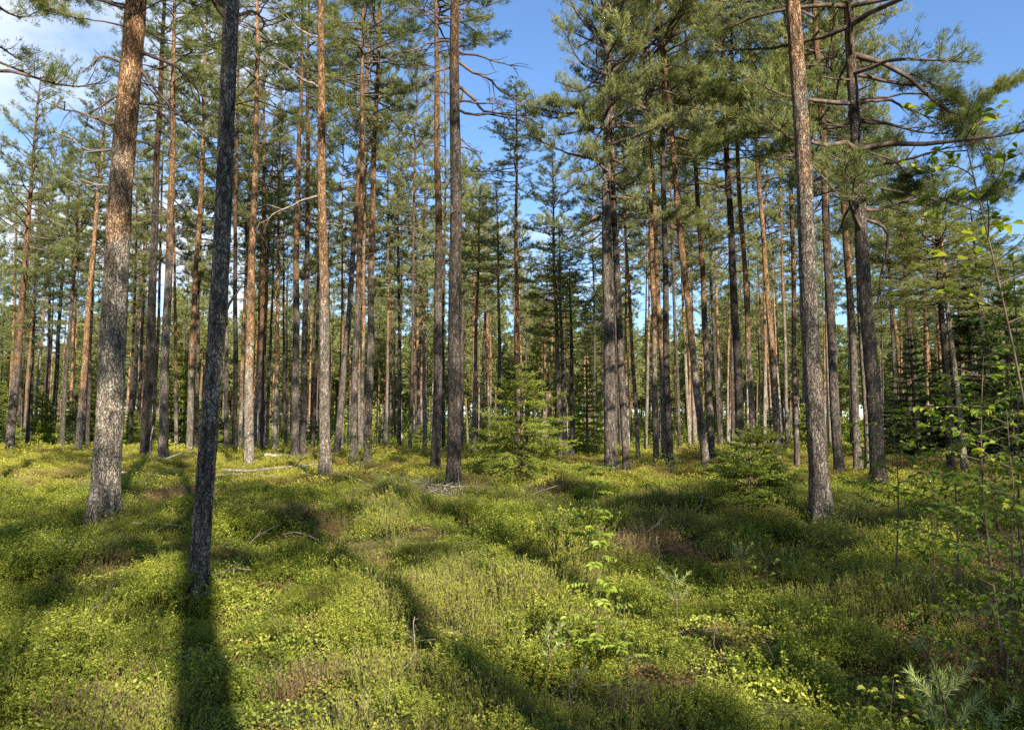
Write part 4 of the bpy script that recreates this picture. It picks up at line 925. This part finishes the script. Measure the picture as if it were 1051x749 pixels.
pine_seedling(at_px(955, 3.75), .5, 1, 'pine seedling with pale blue-green needle brushes at the bottom right', 9, .24, .055)
pine_seedling(at_px(1000, 3.85), .33, 2, 'second pine seedling just right of the larger pale one', 4, .17)
pine_seedling(at_px(937, 5.0), .36, 3, 'small upright pine seedling left of the little aspen with yellow leaves', 3, .12)
pine_seedling(at_px(690, 6.4), .48, 4, 'bluish pine seedling right of the two rowan saplings', 6, .18)
pine_seedling(at_px(562, 5.3), .40, 5, 'bluish pine seedling left of the nearer rowan sapling', 4, .12)
pine_seedling(at_px(757, 8.3), .45, 6, 'bluish pine seedling in heather below the young spruces', 5, .18)

# ------------------------------------------------------------------ dead wood on the ground
def ground_stick(px, py, ang, L, r, seed, label, mat=DEADW, twigs=5, name='fallen_branch', lift=.16, arch=.0, cat='branch'):
    x, y = ground_hit(px, py, .16); rg = np.random.default_rng(seed); n = 12; a = R(ang); d = np.array([math.cos(a), math.sin(a), 0]); pts = [np.array([x, y, 0.])]
    for q in range(n): d = unit(d + rg.normal(0, .09, 3) * [1, 1, 0]); pts.append(pts[-1] + d * L / n)
    pts = np.array(pts); pts[:, 2] = ground_z(pts[:, 0], pts[:, 1]) + lift + r + arch * np.sin(np.linspace(0, np.pi, n + 1)); pts[:, 2] = np.convolve(np.pad(pts[:, 2], 2, 'edge'), np.ones(5) / 5, 'valid')
    c = pts[n // 2].copy(); pts = pts - c; mb = MB(); mb.tube(pts, np.linspace(r, r * .4, n + 1), 8, 0)
    for k in range(twigs):
        i = rg.integers(2, n); s = unit(unit(pts[i] - pts[i - 1]) + rg.normal(0, .6, 3) + [0, 0, .4]); l = rg.uniform(.15, .5) * min(1, L); q = pts[i]; m = q + s * l * .5; mb.tube([q, m, m + unit(s + rg.normal(0, .4, 3)) * l * .5], [r * .4, r * .3, r * .12], 5, 0)
    o = link(name, mb.mesh(name, [mat], True), None, loc=tuple(c)); tag(o, label, cat); return o


ground_stick(122, 486, 6, 3.6, .022, 1, 'long bleached fallen pole right of the thick pale-footed pine', twigs=4, cat='pole')
ground_stick(155, 480, 45, 2.2, .02, 2, 'forked bleached branch propped up behind the fallen pole', twigs=7, lift=.3, arch=.25)
ground_stick(228, 482, 2, 3.0, .04, 3, 'pale half-buried branch just right of the slim dark trunk', twigs=3)
ground_stick(272, 469, 0, 1.4, .10, 4, 'short mossy log between the orange pine and the paired pines', CUT, 0, 'fallen_log', .12, cat='log')
ground_stick(137, 538, -3, .75, .014, 5, 'short bleached stick on sunlit moss below the thick pale-footed pine', twigs=0, cat='stick')
ground_stick(0, 562, 12, 1.5, .012, 6, 'thin twiggy dead branch lying at the left edge', twigs=8)
ground_stick(255, 560, 70, .5, .007, 7, 'short dead twig sticking up right of the slim dark trunk', twigs=3, arch=.1, cat='twig', name='dead_twig')
ground_stick(290, 552, -20, .9, .008, 8, 'thin arched dead twig over shaded heather', twigs=2, arch=.22, cat='twig', name='dead_twig')
ground_stick(205, 598, 40, .5, .006, 9, 'thin pale twig beside the foot of the slim dark trunk', twigs=2, arch=.08, cat='twig', name='dead_twig')
ground_stick(640, 592, 15, .7, .005, 10, 'thin pale twig lying on heather right of the nearer rowan', lift=.05, twigs=6, cat='twig', name='dead_twig')
ground_stick(700, 632, 8, .6, .005, 11, 'thin grey twig lying on green heather at the bottom centre right', lift=.04, twigs=5, cat='twig', name='dead_twig')


def upright_dead(px, py, ptx, pty, r, label, name='dead_pole'):
    x, y = ground_hit(px, py); gz = float(ground_z(x, y)); t = at_depth(ptx, pty, y); mb = MB(); n = 8; u = np.linspace(0, 1, n)[:, None]
    P = (np.array([t[0] - x, 0, t[2] - gz]) * u) + np.array([.02, 0, 0]) * np.sin(u * 7); mb.tube(P, np.linspace(r, r * .5, n), 7, 0)
    o = link(name, mb.mesh(name, [DEADW], True), None, loc=(x, y, gz)); tag(o, label, 'dead stem')


upright_dead(152, 473, 157, 437, .03, 'short bleached dead pole leaning against nothing by the blackish pine')
upright_dead(469, 466, 470, 420, .03, 'pale dead pole standing behind the brushwood pine')


x, y = zone(3.4, 34, 620, 38)
tw = [bare_branch('twig', None, .3 * i, .42 + .12 * i, 8000 + i, .02, DEADW if i % 2 else DEADD, .0045, 6, 0)[0] for i in range(4)]
gn_scatter('fallen_twigs', np.stack([x, y, ground_z(x, y) + crg.uniform(.02, .10, len(x))], 1), np.repeat(crg.uniform(.35, .95, (len(x), 1)), 3, 1), np.stack([crg.normal(0, .06, len(x)), crg.normal(0, .06, len(x)), crg.uniform(0, 6.28, len(x))], 1),
           crg.integers(0, 4, len(x)), tw, 'thin dead twigs strewn through the dwarf shrubs')
PALEW = wood_mat('pale_sunlit_twigs', (.17, .14, .11), (.36, .32, .26), 9)  # lighter than the other dead wood: sunlight put into the twig colour


def brushwood(px, py, n, rad, seed, label):
    x, y = ground_hit(px, py, .12); rg = np.random.default_rng(seed); gz = float(ground_z(x, y)); mb = MB()
    for k in range(n):
        a = rg.uniform(0, 6.28); r = rad * rg.random() ** .6; p = np.array([r * math.cos(a) * 1.3, r * math.sin(a) * .8, 0.]); p[2] = float(ground_z(x + p[0], y + p[1])) - gz + rg.uniform(.08, .30) * (1.1 - r / rad)
        b = rg.uniform(0, 6.28); d = np.array([math.cos(b), math.sin(b), rg.normal(0, .18)]); L = rg.uniform(.3, 1.0); r0 = rg.uniform(.004, .010); pts = [p]
        for q in range(5): d = unit(d + rg.normal(0, .16, 3)); pts.append(pts[-1] + d * L / 5)
        mb.tube(pts, np.linspace(r0, r0 * .4, 6), 5, 0)
        for q in range(3):
            i = rg.integers(1, 5); s = unit(d + rg.normal(0, .7, 3)); mb.tube([pts[i], pts[i] + s * rg.uniform(.08, .25)], [r0 * .5, r0 * .25], 4, 0)
    o = link('brushwood', mb.mesh('brushwood', [PALEW]), None, loc=(x, y, gz)); tag(o, label, kind='stuff')


brushwood(447, 508, 100, .85, 1, 'heap of pale sunlit brushwood at the foot of the thick dark pine')
brushwood(490, 516, 50, .55, 2, 'sparse pale sunlit brushwood right of the thick dark pine')
brushwood(425, 500, 60, .6, 3, 'pale sunlit brushwood left end of the heap')
